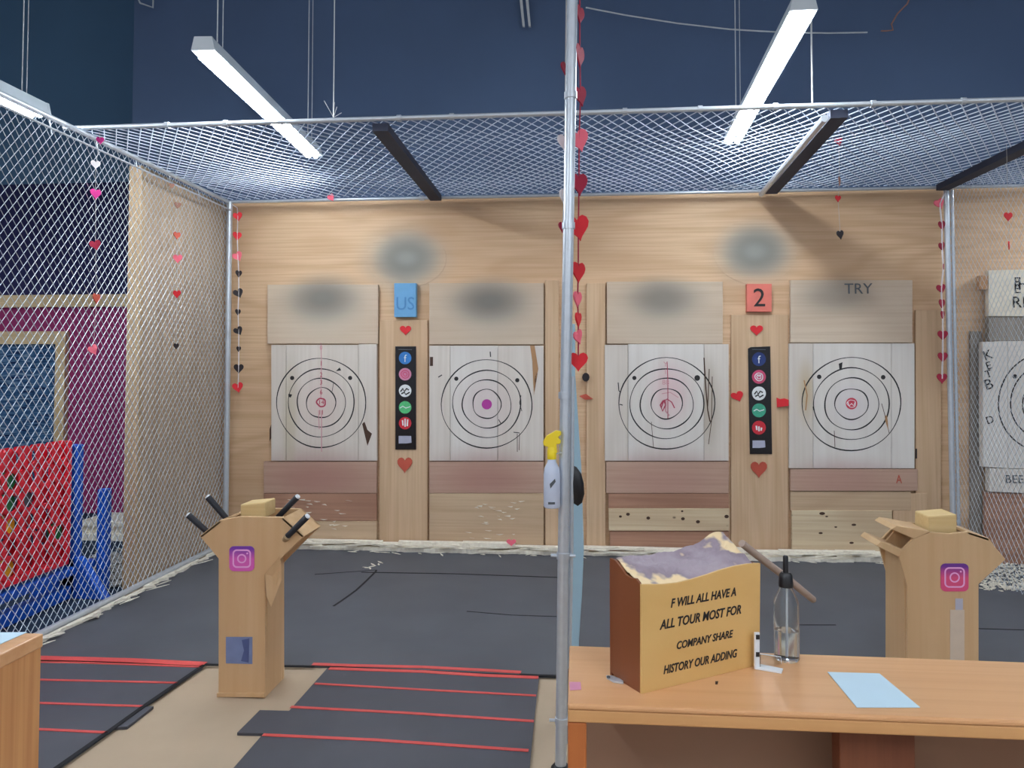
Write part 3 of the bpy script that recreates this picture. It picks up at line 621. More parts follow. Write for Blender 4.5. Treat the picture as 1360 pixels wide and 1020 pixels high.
# third lane target (right edge)
c = P(1350, 655, YB)
t = thing('throwing_target', c, 'white plank throwing target with black scrawled letters, cut by the right frame edge', 'target', 'throwing targets on the plywood wall')
YT = YB-.06
obj('plank', slab([(1305, 454), (1338, 453), (1338, 622), (1306, 620)], YT, .06), 'white2', t, bevel=.002)
obj('plank', slab([(1338.5, 453), (1500, 452), (1500, 626), (1338.5, 622)], YT, .06), 'white2', t, bevel=.002)
obj('plank', slab([(1314, 622), (1500, 628), (1500, 660), (1314, 653)], YT, .06), 'white', t, bevel=.002)
for i, r in enumerate(((70, 68), (54, 52), (38, 37), (22, 22))): obj('ring', MB().band(ringpath(1396, 535, r[0], r[1], YT-.0005, seed=i+9), PXW*1.6, INK, True), 'ink', t)
obj('scoring_dot', disc(1348, 500, 3, YT-.0005), 'ink', t)
for s_, x_, y_, z_ in (('K', 1312, 472, .1), ('E', 1313, 486, .08), ('T', 1313, 497, .08), ('B', 1313, 511, .11), ('D', 1315, 558, .08)): text('scrawled_letter', s_, z_, P(x_, y_, YT-.002), V((.9, 0, .3)).normalized(), V((-.3, 0, .9)).normalized(), 'ink', t)
text('scrawled_letter', 'BEER', .085, P(1352, 637, YT-.002), RX, UZ, 'darkgrey', t)
ub = board('upper_board', [(1313, 359), (1500, 355), (1500, 421), (1313, 420)], YT, .05, 'cream', 'cream upper board with black block letters at the right frame edge')
for x_, y_ in ((1351, 375), (1351, 384)): text('block_letter', 'E', .1, P(x_, y_, YT-.002), RX, UZ, 'ink', ub)
text('block_letter', 'H', .13, P(1360, 378, YT-.002), RX, UZ, 'ink', ub)
text('block_letter', 'RE', .12, P(1356, 402, YT-.002), RX, UZ, 'ink', ub)
obj('bracket', slab(rect(1301, 366, 1312, 384), YT, .05), 'splitl', ub)
board('grey_board', [(1313, 421), (1500, 422), (1500, 451), (1313, 453)], YT+.01, .05, 'greybd', 'weathered grey board between cream lettered board and the far right target')
board('reddish_board', [(1309, 654), (1500, 661), (1500, 770), (1309, 757)], YT+.012, .04, 'brownb', 'reddish brown board low on the wall at the right frame edge')
board('post_plank', (1289, 440, 1304, 745), YB+.02, .02, 'greybd', 'dull upright plank beside the far right target', 'plank')
# wall nails, scraps
obj('wood_knot', disc(778, 501, 5, YB-.005, .02, 10, 6), 'blkf', label='dark round knot on the plank right of the centre pole', cat='knot')
obj('paper_scrap', blob([(769, 526), (778, 523), (788, 530), (777, 531)], YB-.002), 'brnf', label='small red scrap stuck on the plank right of the centre pole', cat='scrap')
obj('dark_hook', blob([(1216, 596), (1218, 596), (1218, 609), (1216, 609)], YB-.002), 'blkf', label='small black hook on the plank right of the red bullseye target', cat='hook')

# ------------------------------------------------------------------ splinters along wall foot and net
ch = MB()
def sliver(p, L, w_, th, ang, tilt):
    d = V((math.cos(ang)*math.cos(tilt), math.sin(ang)*math.cos(tilt), math.sin(tilt))); s = V((-math.sin(ang), math.cos(ang), 0))*w_
    ch.prism([p, p+d*L*.6+s, p+d*L, p+d*L*.5-s*.6], V((0, 0, th)))
def torn(x0, x1, yf, yb_, z0, z1, ax='x'):
    """a torn flat board end lying on the mat, ragged on its near side"""
    n_ = max(4, int((x1-x0)/.03)); lo = []; hi = []
    for i in range(n_+1):
        u = x0+(x1-x0)*i/n_; f_ = yf-.02*noise.noise(V((u*9, yf*7, 1)))-.03*max(0, noise.noise(V((u*27, yf*3, 5))))
        lo.append(V((u, f_, z0)) if ax == 'x' else V((f_, u, z0))); hi.append(V((u, yb_, z0+.004)) if ax == 'x' else V((yb_, u, z0+.004)))
    ch.prism(lo+hi[::-1], V((0, 0, z1-z0)))
XS = XR-.04
xx = XL+.06
while xx < XS:
    L = random.uniform(.25, .8); big = .03 if -.1 < xx < 1.6 else 0
    torn(xx, min(XS, xx+L), Y0-.10-random.uniform(0, .04)-big, YB-.006, .0135, random.uniform(.03, .05))
    torn(xx, min(XS, xx+L*.9), Y0-.08-random.uniform(0, .02)-big*.6, YB-.006, .05, random.uniform(.065, .09)); xx += L*.8
xx = XL+.1
while xx < XS-.25:
    yy = random.uniform(Y0-.17, Y0-.08)
    sliver(V((xx, yy, random.uniform(.045, .07))), random.uniform(.08, .25), random.uniform(.008, .022), random.uniform(.003, .006), random.gauss(0, .12), random.uniform(-.02, .06))
    if random.random() < .25: sliver(V((xx, Y0-.17, .016)), random.uniform(.04, .12), random.uniform(.006, .014), .004, random.gauss(0, .5), 0)
    xx += .035
y = 3.5
while y < Y0-.3:
    L = random.uniform(.2, .5); n_ = 8; w_ = .03+.04*max(0, noise.noise(V((y*3, 0, 7))))
    a_ = [V((XL+.022, y+L*i/n_, .0135)) for i in range(n_+1)]; b_ = [V((XL+.03+w_*abs(noise.noise(V(((y+L*i/n_)*11, 3, 0))))*2+.015*(i % 2), y+L*i/n_, .0135)) for i in range(n_+1)]
    ch.prism(a_+b_[::-1], V((0, 0, random.uniform(.008, .025))))
    for k in range(3): sliver(V((XL+.05+random.random()*.05, y+random.uniform(0, L), .03)), random.uniform(.06, .18), random.uniform(.006, .014), .004, math.pi/2-random.uniform(-.1, .5), 0)
    y += L*.75
for (px, py) in ((160, 788), (168, 792), (178, 780), (130, 818), (497, 752), (505, 749), (492, 754), (425, 1)):
    if py > 10:
        for k in range(2): sliver(PZ(px, py, .014)+V((random.uniform(-.02, .02), random.uniform(-.02, .02), 0)), .07, .01, .004, random.uniform(0, 6), .05)
for v_ in ch.v: v_.y = min(v_.y, YB-.003); v_.x = max(XL+.022, min(v_.x, XR-.03))
obj('wood_splinters', ch, 'chips', label='pale wood splinters heaped along the wall foot and the left net', cat='wood splinters', kind='stuff')
ch = MB()
for k in range(900):
    p = PZ(random.uniform(1305, 1420), random.uniform(742, 785), .014); 
    sliver(p, random.uniform(.01, .04), random.uniform(.003, .01), .006, random.uniform(0, 6.28), random.uniform(0, .3))
obj('wood_crumbs', ch, 'chips', label='scattered pale wood crumbs on the mat below the far right target', cat='wood crumbs', kind='stuff')

# ------------------------------------------------------------------ centre pole
YP = 2.78
cp = thing('centre_pole', PZ(745, 1016, 0), 'shiny galvanised steel pole standing between the two lanes at the table end', 'pole')
pts = [P(760, -60, YP), P(760, 0, YP), P(756, 250, YP), P(751.5, 500, YP), P(748, 740, YP), P(745, 1000, YP), P(744.6, 1016, YP)]
pts[-1].z = max(.012, 0)
obj('pipe', MB().tube(pts, .0205, 20), 'galv', cp, smooth=True)
obj('side_pipe', MB().tube([P(753, 500, YP)+V((.02, .02, 0)), P(752, 740, YP)+V((.018, .02, 0)), P(750, 990, YP)+V((.01, .02, 0))], .008, 10), 'galv', cp, smooth=True)
for (x, y) in ((758, 127), (755, 300), (750.5, 525), (748, 738), (746, 957)):
    q = P(x, y, YP); obj('coupling', MB().tube([q-UZ*.012, q+UZ*.012], .0245, 20), 'galv', cp, smooth=True)
for (x, y) in ((748, 738), (746, 957)):
    q = P(x, y, YP); obj('bolt', MB().tube([q-V((.045, 0, 0)), q+V((.045, 0, 0))], .006, 8), 'galv', cp, smooth=True)
q = P(744.6, 1016, YP); q.z = 0; obj('base_foot', MB().lathe([(.035, 0), (.035, .01), (.026, .02)], q, 20), 'black', cp)
ys_ = YP+.34
edge = [(764, 430), (764, 500), (768, 560), (772, 620), (774, 680), (775.5, 730), (773, 790), (769, 850), (767, 938)]
spo = wpoly([(752, 430)]+edge+[(745, 938)], ys_)[::-1]
for p in spo:
    if p.z < .12: p.z = .012
obj('post_sleeve', MB().prism(spo, V((0, .05, 0))), 'lblue', label='light blue vinyl covered post standing right behind the centre pole', cat='post', bevel=.004)
# black paddle
q = P(764, 645, YP+.03); k = MB(); kk = 12
k.lathe([(0, -.075), (.018, -.062), (.03, -.03), (.033, .01), (.028, .045), (.014, .068), (0, .075)], V((0, 0, 0)), 20)
k.v = [V((p.x, p.y*.5, p.z)) for p in k.v]; k.v = [q+V((p.x*math.cos(.12)+p.z*-.12+.0, p.y, p.z)) for p in k.v]
obj('black_paddle', k, 'black', cp, smooth=True, label='black oval pad clamped to the pole')
# spray bottle
Yq = YP-.03; q = P(733, 674, Yq)
sp = thing('spray_bottle', q, 'milky white spray bottle with yellow trigger head hanging on the centre pole', 'spray bottle')
s_ = (P(743, 674, Yq).x-q.x)/10
obj('body', MB().lathe([(9.5*s_, 0), (11*s_, 2*s_), (11*s_, 44*s_), (10*s_, 52*s_), (6*s_, 60*s_), (5.5*s_, 64*s_)], q, 24), 'bottlew', sp, smooth=True)
obj('collar', MB().lathe([(5.8*s_, 64*s_), (6.2*s_, 65*s_), (6.2*s_, 78*s_), (5*s_, 80*s_)], q, 16), 'yellow', sp, smooth=True)
obj('trigger_head', MB().prism([P(x, y, Yq-.012) for x, y in [(722, 592), (721, 586), (726, 579), (733, 575), (738, 572), (745, 573), (745, 578), (741, 581), (745, 586), (744, 590), (739, 590), (740, 602), (727, 602), (728, 594)]], V((0, .026, 0))), 'yellow', sp, bevel=.003)
obj('print_mark', blob([(730, 643), (737, 636), (738, 640), (731, 649)], Yq-11.3*s_), 'darkgrey', sp)
obj('print_mark', blob([(728, 667), (737, 667), (737, 670), (728, 670)], Yq-11.3*s_), 'darkgrey', sp)
obj('hanger', MB().tube([q+V((.0, 0, 70*s_)), q+V((.03, .01, 72*s_)), P(750, 600, YP)], .003, 6), 'galv', sp)

# ------------------------------------------------------------------ heart garlands
def heart3(c, size, yaw, mm, parent, roll=0, asp=1.0):
    n_ = 20; rr = V((math.cos(yaw), math.sin(yaw), 0)); pts = []
    for i in range(n_):
        t = 2*math.pi*i/n_; x = 16*math.sin(t)**3/32; y = (13*math.cos(t)-5*math.cos(2*t)-2*math.cos(3*t)-math.cos(4*t))/29+.08
        x, y = x*math.cos(roll)-y*math.sin(roll), x*math.sin(roll)+y*math.cos(roll)
        pts.append(c+rr*x*size+UZ*y*size*asp)
    nn = V((-math.sin(yaw), math.cos(yaw), 0))*.003
    obj('heart', MB().prism([p-nn for p in pts], nn*2), mm, parent)
def garland(label, hearts, plane, top, r=.0012, mm='string', hook=None, up=False):
    """hearts: (px, py, size px, material, yaw, roll); plane: function px,py -> point"""
    p0 = plane(*top); t = thing('heart_garland', p0, label, 'garland', 'felt heart garlands')
    path = [p0]+[plane(h[0], h[1]) for h in hearts]
    if up: path = [V((path[1].x, path[1].y, ZN+.03))]+path[1:]
    if hook: path = [V(hook)]+path
    obj('string', MB().tube(path, r, 5), mm, t)
    for (x, y, s_, c_, yw, rl) in hearts:
        c = plane(x, y); d = (c-O).length; k = abs(plane(x, y+10).z-c.z)/10
        heart3(c, s_*k, yw, c_, t, rl)
NL = lambda x, y: PX(x, y, XL+.05)
def vert(px, Y, dx=0):
    X = P(px, 300, Y).x
    return lambda x, y: P(x, y, Y)
garland('heart garland of pink and white hearts hanging on the left net', [(133, 187, 10, 'hotp', .3, 0), (127, 219, 12, 'whf', .8, 0), (127, 258, 14, 'hotp', 1.0, 0), (127, 326, 14, 'crim', .7, .3), (128, 397, 14, 'brnf', 1.5, 0), (124, 465, 14, 'pinkf', 1.25, .5)], NL, (132, 176))
garland('heart garland of dull hearts hanging before the side plywood panel', [(228, 247, 7, 'tanf', .6, 0), (236, 273, 9, 'tanf', .9, 0), (235, 313, 10, 'brnf', 1.0, 0), (236, 344, 12, 'pinkf', .2, 0), (235, 391, 11, 'red', 0, 0), (234, 460, 8, 'blkf', 1.2, 0)], NL, (236, 234))
YG = ND-.05
garland('heart garland down the left rear post', [(316, 288, 12, 'red', .2, .2), (315, 314, 12, 'red', .8, 0), (316, 341, 13, 'pinkf', .2, .5), (317, 364, 10, 'blkf', 1.1, 0), (317, 390, 13, 'blkf', .4, .4), (316, 415, 9, 'blkf', 1.2, 0), (317, 440, 12, 'blkf', .5, .5), (317, 464, 8, 'blkf', 1.3, 0), (317, 490, 13, 'blkf', .2, 0), (316, 515, 14, 'red', .6, .2)], vert(316, YG), (315, 276), .004, 'whf', hook=(XL+.03, ND-.015, ZN-.02))
garland('heart garland down the right rear post', [(1248, 271, 14, 'pinkf', .1, .4), (1251, 300, 13, 'crim', .5, .2), (1251, 328, 13, 'crim', .6, .3), (1253, 355, 9, 'crim', 1.2, 0), (1250, 384, 13, 'crim', .2, .2), (1251, 404, 13, 'crim', .6, 0), (1252, 419, 12, 'crim', .8, 0), (1252, 446, 14, 'crim', .1, 0), (1252, 475, 14, 'crim', .2, 0), (1251, 503, 14, 'crim', .1, 0)], vert(1252, YG), (1255, 256), .006, 'whf', hook=(XR-.03, ND-.015, ZN-.02))
garland('heart garland of large red hearts down the centre pole', [(770, 20, 24, 'crim', 1.1, 0), (770, 75, 30, 'crim', 1.2, 0), (771, 128, 26, 'crim', .9, .3), (769, 187, 30, 'pinkf', .4, .3), (769, 245, 30, 'crim', .7, .1), (768, 303, 34, 'red', .5, .2), (768, 362, 28, 'red', .9, 0), (767, 398, 22, 'pinkf', 1.1, 0), (768, 425, 20, 'red', 1.2, 0), (768, 448, 20, 'pinkf', 1., .4), (768, 481, 26, 'red', .1, 0)], vert(768, YP+.03), (770, -40), .003, 'crim')
garland('heart garland of white and crimson hearts behind the centre pole', [(751, 92, 18, 'crim', .9, 0), (750, 190, 22, 'whf', .5, 0), (749, 262, 20, 'whf', 1.0, 0), (747, 302, 14, 'crim', .8, 0)], vert(748, YP+.06), (752, 0), .002, 'string')
YH = PZ(1116, 196, ZN).y
garland('heart garland with a black heart hanging in the right lane', [(1114, 188, 11, 'crim', .3, .3), (1115, 241, 12, 'tanf', 1.1, 0), (1113, 264, 9, 'red', .4, 0), (1116, 312, 12, 'blkf', .5, .2)], vert(1115, YH), (1115, 184), up=True)
garland('heart garland of two red hearts hanging beyond the right net', [(1339, 288, 12, 'red', .2, 0), (1340, 326, 11, 'red', 1.0, 0)], vert(1339, 4.9), (1339, 205), up=True)
garland('heart garland of one pink heart on the rear net rail', [(440, 263, 10, 'pinkf', .8, .6)], vert(440, ND-.03), (441, 255))

# ------------------------------------------------------------------ axe stands
def stand(label, front, Yf, depth, foot, cap, parts, mm, mcap):
    c = P(foot[0], foot[1], Yf); t = thing('axe_stand', (c.x, Yf+depth/2, 0), label, 'stand', 'plywood axe stands')
    th = .018
    bot = [p for p in front]
    fp = [P(x, y, Yf) for x, y in front]
    for p in fp:
        if p.z < .13: p.z = 0.0
    obj('front_panel', MB().prism(fp, V((0, th, 0))), mm, t, bevel=.003)
    obj('back_panel', MB().prism([p+V((0, depth-th, 0)) for p in fp], V((0, th, 0))), mm, t, bevel=.003)
    x0 = min(p.x for p in fp if p.z < .05); x1 = max(p.x for p in fp if p.z < .05); zt_ = P(foot[0], foot[2], Yf).z
    for xx_ in (x0+.002, x1-th-.002): obj('side_panel', MB().box((xx_, Yf+th, 0), (xx_+th, Yf+depth-th, zt_)), mm, t)
    q0 = P(cap[0], cap[1], Yf+depth*.5); q1 = P(cap[2], cap[3], Yf+depth*.5)
    obj('top_block', MB().prism([P(cap[0], cap[1]+(3), Yf+.04), P(cap[2], cap[1], Yf+.04), P(cap[2], cap[3], Yf+.04), P(cap[0], cap[3]-2, Yf+.04)], V((0, depth-.1, 0))), mcap, t, bevel=.006)
    # roof pieces following the shoulders
    for (a, b__) in parts:
        A = P(*a, Yf); B = P(*b__, Yf); d = (B-A).normalized(); nn = V((-d.z, 0, d.x))*.012
        obj('shoulder_board', MB().prism([A+nn*0, B, B-nn, A-nn], V((0, depth, 0))), mm, t, bevel=.002)
    return t
YF1 = PZ(320, 926, 0).y; YF2 = PZ(1250, 930, 0).y
DEP = PZ(372, 905, 0).y-YF1; print('stand depth', DEP, YF1)
st = stand('plywood axe stand with pink badge and four black axe handles, on the concrete strip',
      [(290, 742), (265, 712), (292, 691), (318, 686), (376, 687), (404, 712), (378, 737), (352, 764), (352, 926), (290, 926)], YF1, .22, (320, 926, 745), (319, 667, 352, 688), [((265, 712), (292, 691)), ((376, 687), (404, 712))], 'stand', 'standtop')
flap = MB().prism([P(372, 738, YF1), P(352, 762, YF1-.02), P(354, 792, YF1-.02), P(360, 806, YF1-.01), P(374, 770, YF1+.02)], V((0, .008, 0)))
obj('folded_flap', flap, 'stand', st)
# lower ledge at foot
obj('foot_strip', MB().prism([P(288, 921, YF1-.01), P(351, 921, YF1-.01), P(351, 926, YF1-.01), P(288, 926, YF1-.01)], V((0, .01, 0))), 'stand', st)
def badge(parent, cx, cy, hw, Y, c_top, c_bot, label):
    m, n, l, b = newmat('badge_gradient'); g = N(n, 'ShaderNodeNewGeometry'); sx = N(n, 'ShaderNodeSeparateXYZ'); l.new(g.outputs['Position'], sx.inputs[0])
    mr = N(n, 'ShaderNodeMapRange'); mr.inputs[1].default_value = P(cx, cy+hw, Y).z; mr.inputs[2].default_value = P(cx, cy-hw, Y).z; l.new(sx.outputs[2], mr.inputs[0])
    cr = N(n, 'ShaderNodeValToRGB'); cr.color_ramp.elements[0].color = c_bot; cr.color_ramp.elements[1].color = c_top; cr.color_ramp.elements[0].position = .5; cr.color_ramp.elements[1].position = .9
    l.new(mr.outputs[0], cr.inputs[0]); l.new(cr.outputs[0], b.inputs['Base Color']); b.inputs['Roughness'].default_value = .4
    def rsq(h_, r_, Y_):
        out = []
        for k, (sx_, sy_) in enumerate(((1, -1), (-1, -1), (-1, 1), (1, 1))):
            for j in range(6):
                th = math.radians(k*90 + j*18); out.append(P(cx+sx_*(h_-r_)+r_*math.cos(th), cy+sy_*(h_-r_)-r_*math.sin(th), Y_))
        return out
    bd = obj('badge', MB().prism(rsq(hw, hw*.35, Y-.003), V((0, .004, 0))), m, parent, label=label)
    wp = (P(cx+1, cy, Y).x-P(cx, cy, Y).x)
    obj('outline', MB().band(rsq(hw*.68, hw*.28, Y-.004), wp*2, INK, True), 'icon_pale', bd)
    obj('lens_ring', MB().band([P(cx+hw*.32*math.cos(i*.314), cy+hw*.32*math.sin(i*.314), Y-.004) for i in range(20)], wp*1.8, INK, True), 'icon_pale', bd)
    obj('lens_dot', MB().prism([P(cx+hw*.44+1.3*math.cos(i*.785), cy-hw*.42+1.3*math.sin(i*.785), Y-.004) for i in range(8)], V((0, .002, 0))), 'icon_pale', bd)
M['icon_pale'] = plain('pale_pink_print', rgb(244, 176, 226), .4)
badge(st, 321, 742, 16.5, YF1, rgb(120, 60, 170), rgb(220, 96, 186), 'pink and purple camera badge')
M['sticker_blue'] = plain('blue_sticker', rgb(118, 132, 172), .5, 0, .1, 20); M['sticker_dark'] = plain('darker_blue_sticker', rgb(74, 88, 136), .5); M['sticker_pale'] = plain('pale_grey_sticker', rgb(206, 190, 172), .5)
stk = obj('sticker', MB().prism(wpoly([(300, 846), (335, 846), (335, 882), (300, 881)], YF1-.002), V((0, .003, 0))), 'sticker_blue', st, label='blue rectangular sticker')
obj('sticker_mark', MB().prism(wpoly([(321, 850), (331, 848), (330, 880), (320, 878), (324, 864)], YF1-.003), V((0, .002, 0))), 'sticker_dark', stk)
# axes in the left stand
def axe(tip, base, Y, label, cap):
    A = P(*tip, Y); B = P(*base, Y+.02); t = thing('throwing_axe', B, label, 'axe', 'axes in the left stand')
    d = (B-A)
    obj('grip', MB().tube([A, A+d*.02, B], [.0125, .0145, .013], 10), 'grip', t, smooth=True)
    obj('shaft', MB().tube([B, B+d*.5+V((0, .05, 0))], [.016, .015], 10), cap, t, smooth=True)
    obj('end_cap', MB().tube([A-d*.05, A], [.011, .0125], 10), 'whitep', t, smooth=True)
axe((276, 660), (302, 690), YF1+.10, 'axe with white tipped black handle, upper left of the left stand', 'lumber')
axe((250, 684), (276, 707), YF1+.05, 'axe with plain black handle, lower left of the left stand', 'lumber')
axe((395, 660), (369, 687), YF1+.14, 'axe with black handle, upper right of the left stand', 'lumber')
axe((408, 686), (382, 712), YF1-.035, 'axe with white tipped black handle, lower right of the left stand', 'lumber')
# right stand
st2 = stand('plywood axe stand without axes standing behind the table', [(1205, 778), (1194, 740), (1198, 731), (1214, 714), (1236, 707), (1262, 709), (1286, 706), (1314, 715), (1322, 727), (1336, 743), (1300, 776), (1300, 930), (1205, 930)], YF2, .24, (1250, 930, 745), (1233, 683, 1271, 710), [((1286, 706), (1314, 715))], 'stand2', 'standtop')
obj('upper_lip', MB().prism(wpoly([(1184, 703), (1191, 698), (1236, 706), (1214, 716)], YF2-.002), V((0, .2, 0))), 'stand2', st2, bevel=.003)
obj('lower_lip', MB().prism(wpoly([(1164, 725), (1170, 719), (1200, 730), (1194, 740)], YF2-.002), V((0, .2, 0))), 'stand2', st2, bevel=.003)
obj('slot_back', MB().prism(wpoly([(1176, 720), (1190, 703), (1216, 714), (1198, 732)], YF2+.12), V((0, .015, 0))), 'stand', st2)
badge(st2, 1268, 767, 18.5, YF2, rgb(110, 50, 150), rgb(222, 80, 130), 'pink and purple camera badge')
obj('sticker', MB().prism(wpoly([(1262, 810), (1281, 810), (1281, 880), (1262, 880)], YF2-.002), V((0, .003, 0))), 'sticker_pale', st2, label='pale grey upright sticker')
obj('sticker', MB().prism(wpoly([(1269, 795), (1279, 795), (1279, 810), (1269, 810)], YF2-.002), V((0, .003, 0))), 'label', st2, label='small grey sticker')

# ------------------------------------------------------------------ right table
ZT = .76
def tl(px, p1, p2): t = (px-p1[0])/(p2[0]-p1[0]); return p1[1]+(p2[1]-p1[1])*t
FL = PZ(754, 935, ZT); FR = PZ(1560, tl(1560, (755, 935), (1360, 958)), ZT)
BL = PZ(756, 857, ZT); BR = PZ(1560, tl(1560, (755, 857), (1360, 879)), ZT)
tb = thing('wooden_table', ((FL+BR)/2).xy.to_3d(), 'varnished pine table at the lower right carrying the lettered box', 'table')
obj('table_top', MB().prism([FL, FR, BR, BL], V((0, 0, -.012))), 'table', tb, bevel=.004)
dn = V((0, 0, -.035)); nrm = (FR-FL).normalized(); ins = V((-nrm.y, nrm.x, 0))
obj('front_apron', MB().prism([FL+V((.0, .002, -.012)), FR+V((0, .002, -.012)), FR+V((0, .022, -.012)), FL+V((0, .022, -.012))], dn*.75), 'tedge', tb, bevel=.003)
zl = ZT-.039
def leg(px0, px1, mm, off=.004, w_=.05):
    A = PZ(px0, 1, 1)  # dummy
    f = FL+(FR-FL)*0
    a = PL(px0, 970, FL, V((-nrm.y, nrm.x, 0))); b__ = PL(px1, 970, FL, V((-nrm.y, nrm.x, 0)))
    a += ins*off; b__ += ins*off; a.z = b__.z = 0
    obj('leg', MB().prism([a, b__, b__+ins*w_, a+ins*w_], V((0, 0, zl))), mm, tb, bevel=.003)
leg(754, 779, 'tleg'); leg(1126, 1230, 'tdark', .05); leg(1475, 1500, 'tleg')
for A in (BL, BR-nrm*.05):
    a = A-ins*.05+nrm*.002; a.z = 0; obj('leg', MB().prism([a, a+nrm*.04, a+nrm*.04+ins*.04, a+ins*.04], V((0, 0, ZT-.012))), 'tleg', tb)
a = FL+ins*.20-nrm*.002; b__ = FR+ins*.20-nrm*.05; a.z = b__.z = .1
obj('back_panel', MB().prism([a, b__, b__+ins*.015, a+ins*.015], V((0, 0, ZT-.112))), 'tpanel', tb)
# marks on the top
def decal(pts, mm, name, z=ZT+.0006): return obj(name, MB().prism([PZ(x, y, z) for x, y in pts], V((0, 0, .0006))), mm, tb)
decal([(756, 906), (771, 906), (772, 916), (757, 917)], 'icon_pink', 'pink_stain', ZT+.0001)
decal([(950, 905), (954, 905), (953, 909), (950, 909)], 'split', 'knot')
# bracket
q = PZ(806, 899, ZT+.002); 
br = thing('metal_bracket', PZ(816, 904, ZT), 'small grey metal bracket lying on the table left of the lettered box', 'bracket')
obj('arm', MB().prism([PZ(x, y, ZT+.0005) for x, y in [(805, 899), (812, 899), (828, 905), (828, 909), (815, 907), (806, 902)]], V((0, 0, .004))), 'galv', br, bevel=.0008)
obj('screw_head', MB().lathe([(.004, 0), (.004, .003), (.002, .004)], PZ(808, 900, ZT+.0045), 10), 'darkgrey', br)
# paper sheet
pt = [PZ(x, y, ZT+.0007) for x, y in [(1099, 893), (1168, 895), (1222, 940), (1138, 940)]]
sh = obj('paper_sheet', MB().prism(pt, V((0, 0, .0012))), 'bluepaper', label='pale blue paper sheet lying on the table right of the clear bottle', cat='paper')
# lettered box
A = PZ(852, 922, ZT); B = PZ(1009, 883, ZT); ab = (B-A).normalized(); nb = V((-ab.y, ab.x, 0))  # nb points away from viewer
if nb.dot(A-O) < 0: nb = -nb
D = .115
bx = thing('lettered_box', ((A+B)/2+nb*D/2), 'tan box with four lines of black lettering, full of crumpled paper', 'box')
def onbox(x, y, q_=A, off=0.): return PL(x, y, q_-nb*off, nb)
ftop = [(1010, 748), (992, 749), (975, 752), (957, 757), (940, 763), (920, 769), (900, 774), (880, 776), (852, 776)]
fpts = [A, B]+[onbox(x, y) for x, y in ftop]
obj('front_panel', MB().prism(fpts, nb*.006), 'box', bx, bevel=.001)
hA = onbox(852, 776).z; hB = onbox(1010, 748).z
Cp = A+nb*D
sidepts = [A+nb*.006, A+nb*(D*.7)+UZ*0, A+nb*D*.93+UZ*.006, A+nb*D+UZ*.02]
# wavy side top rising to the back
sidepts += [A+nb*D*(1-i/6)+UZ*(hA-ZT+.03*(1-i/6)**1.2+.006*math.sin(i*1.4)) for i in range(0, 6)]+[A+nb*.006+UZ*(hA-ZT)]
obj('side_panel', MB().prism([p+ab*.0005 for p in sidepts], ab*.006), 'boxs', bx)
B2 = B-ab*.0065
obj('side_panel', MB().prism([B2+nb*.006, B2+nb*D, B2+nb*D+UZ*(hB-ZT), B2+nb*.006+UZ*(hB-ZT)], ab*.006), 'boxs', bx)
obj('back_panel', MB().prism([A+nb*(D-.006), B+nb*(D-.006), B+nb*(D-.006)+UZ*(hB-ZT), A+nb*(D-.006)+UZ*(hA-ZT+.025)], nb*.006), 'boxs', bx)
LB = (B-A).length
for s1, x, y, sz, sx in (('F WILL ALL HAVE A', 935, 794, .0265, .90), ('ALL TOUR MOST FOR', 932, 820, .0280, .93), ('COMPANY SHARE', 936, 850, .023, .95), ('HISTORY OUR ADDING', 931, 879, .025, .86)):
    text('lettering', s1, sz, onbox(x, y, A, .0005), ab, UZ, 'ink', bx, depth=.0004, sx=sx*.92, shear=.25, bold=.022)
# crumpled paper in box
m, n, l, b = newmat('crumpled_mauve_paper'); g = N(n, 'ShaderNodeNewGeometry'); nz = N(n, 'ShaderNodeTexNoise'); nz.inputs['Scale'].default_value = 11; nz.inputs['Detail'].default_value = 3; l.new(g.outputs['Position'], nz.inputs[0])
cr = N(n, 'ShaderNodeValToRGB'); l.new(nz.outputs[0], cr.inputs[0]); cr.color_ramp.elements[0].position = .40; cr.color_ramp.elements[0].color = rgb(240, 214, 168); cr.color_ramp.elements[1].position = .46; cr.color_ramp.elements[1].color = rgb(146, 130, 140)
e = cr.color_ramp.elements.new(.62); e.color = rgb(166, 152, 160); l.new(cr.outputs[0], b.inputs['Base Color']); b.inputs['Roughness'].default_value = .7
pp = MB(); NS, NT_ = 44, 18
for i in range(NS+1):
    s_ = i/NS
    rim = (hA-ZT)*(1-s_)+(hB-ZT)*s_ if False else None
    fz = onbox(852+(1010-852)*s_, 0).z
    # front rim height by interpolation of ftop
    px = 852+158*s_; ft = sorted(ftop)
    for a_, b_ in zip(ft, ft[1:]):
        if a_[0] <= px <= b_[0]: yy = a_[1]+(b_[1]-a_[1])*(px-a_[0])/(b_[0]-a_[0]); break
    base = onbox(px, yy).z
    for j in range(NT_+1):
        t_ = j/NT_; p = A+ab*(.008+(LB-.016)*s_)+nb*(.008+(D-.016)*t_)
        zz = base-.004+t_*.035*(1+.2*math.sin(s_*7))+(.018*math.exp(-((s_-.93)/.3)**2)*t_) + (.010*noise.noise(V((s_*6, t_*3, 1)))+.006*abs(noise.noise(V((s_*17, t_*8, 4)))))*min(1, t_*4)
        pp.v.append(V((p.x, p.y, zz)))
for i in range(NS):
    for j in range(NT_): q_ = i*(NT_+1)+j; pp.f.append((q_, q_+NT_+1, q_+NT_+2, q_+1))
pr = obj('crumpled_paper', pp, m, bx, smooth=False)
so = pr.modifiers.new('solid', 'SOLIDIFY'); so.thickness = .002
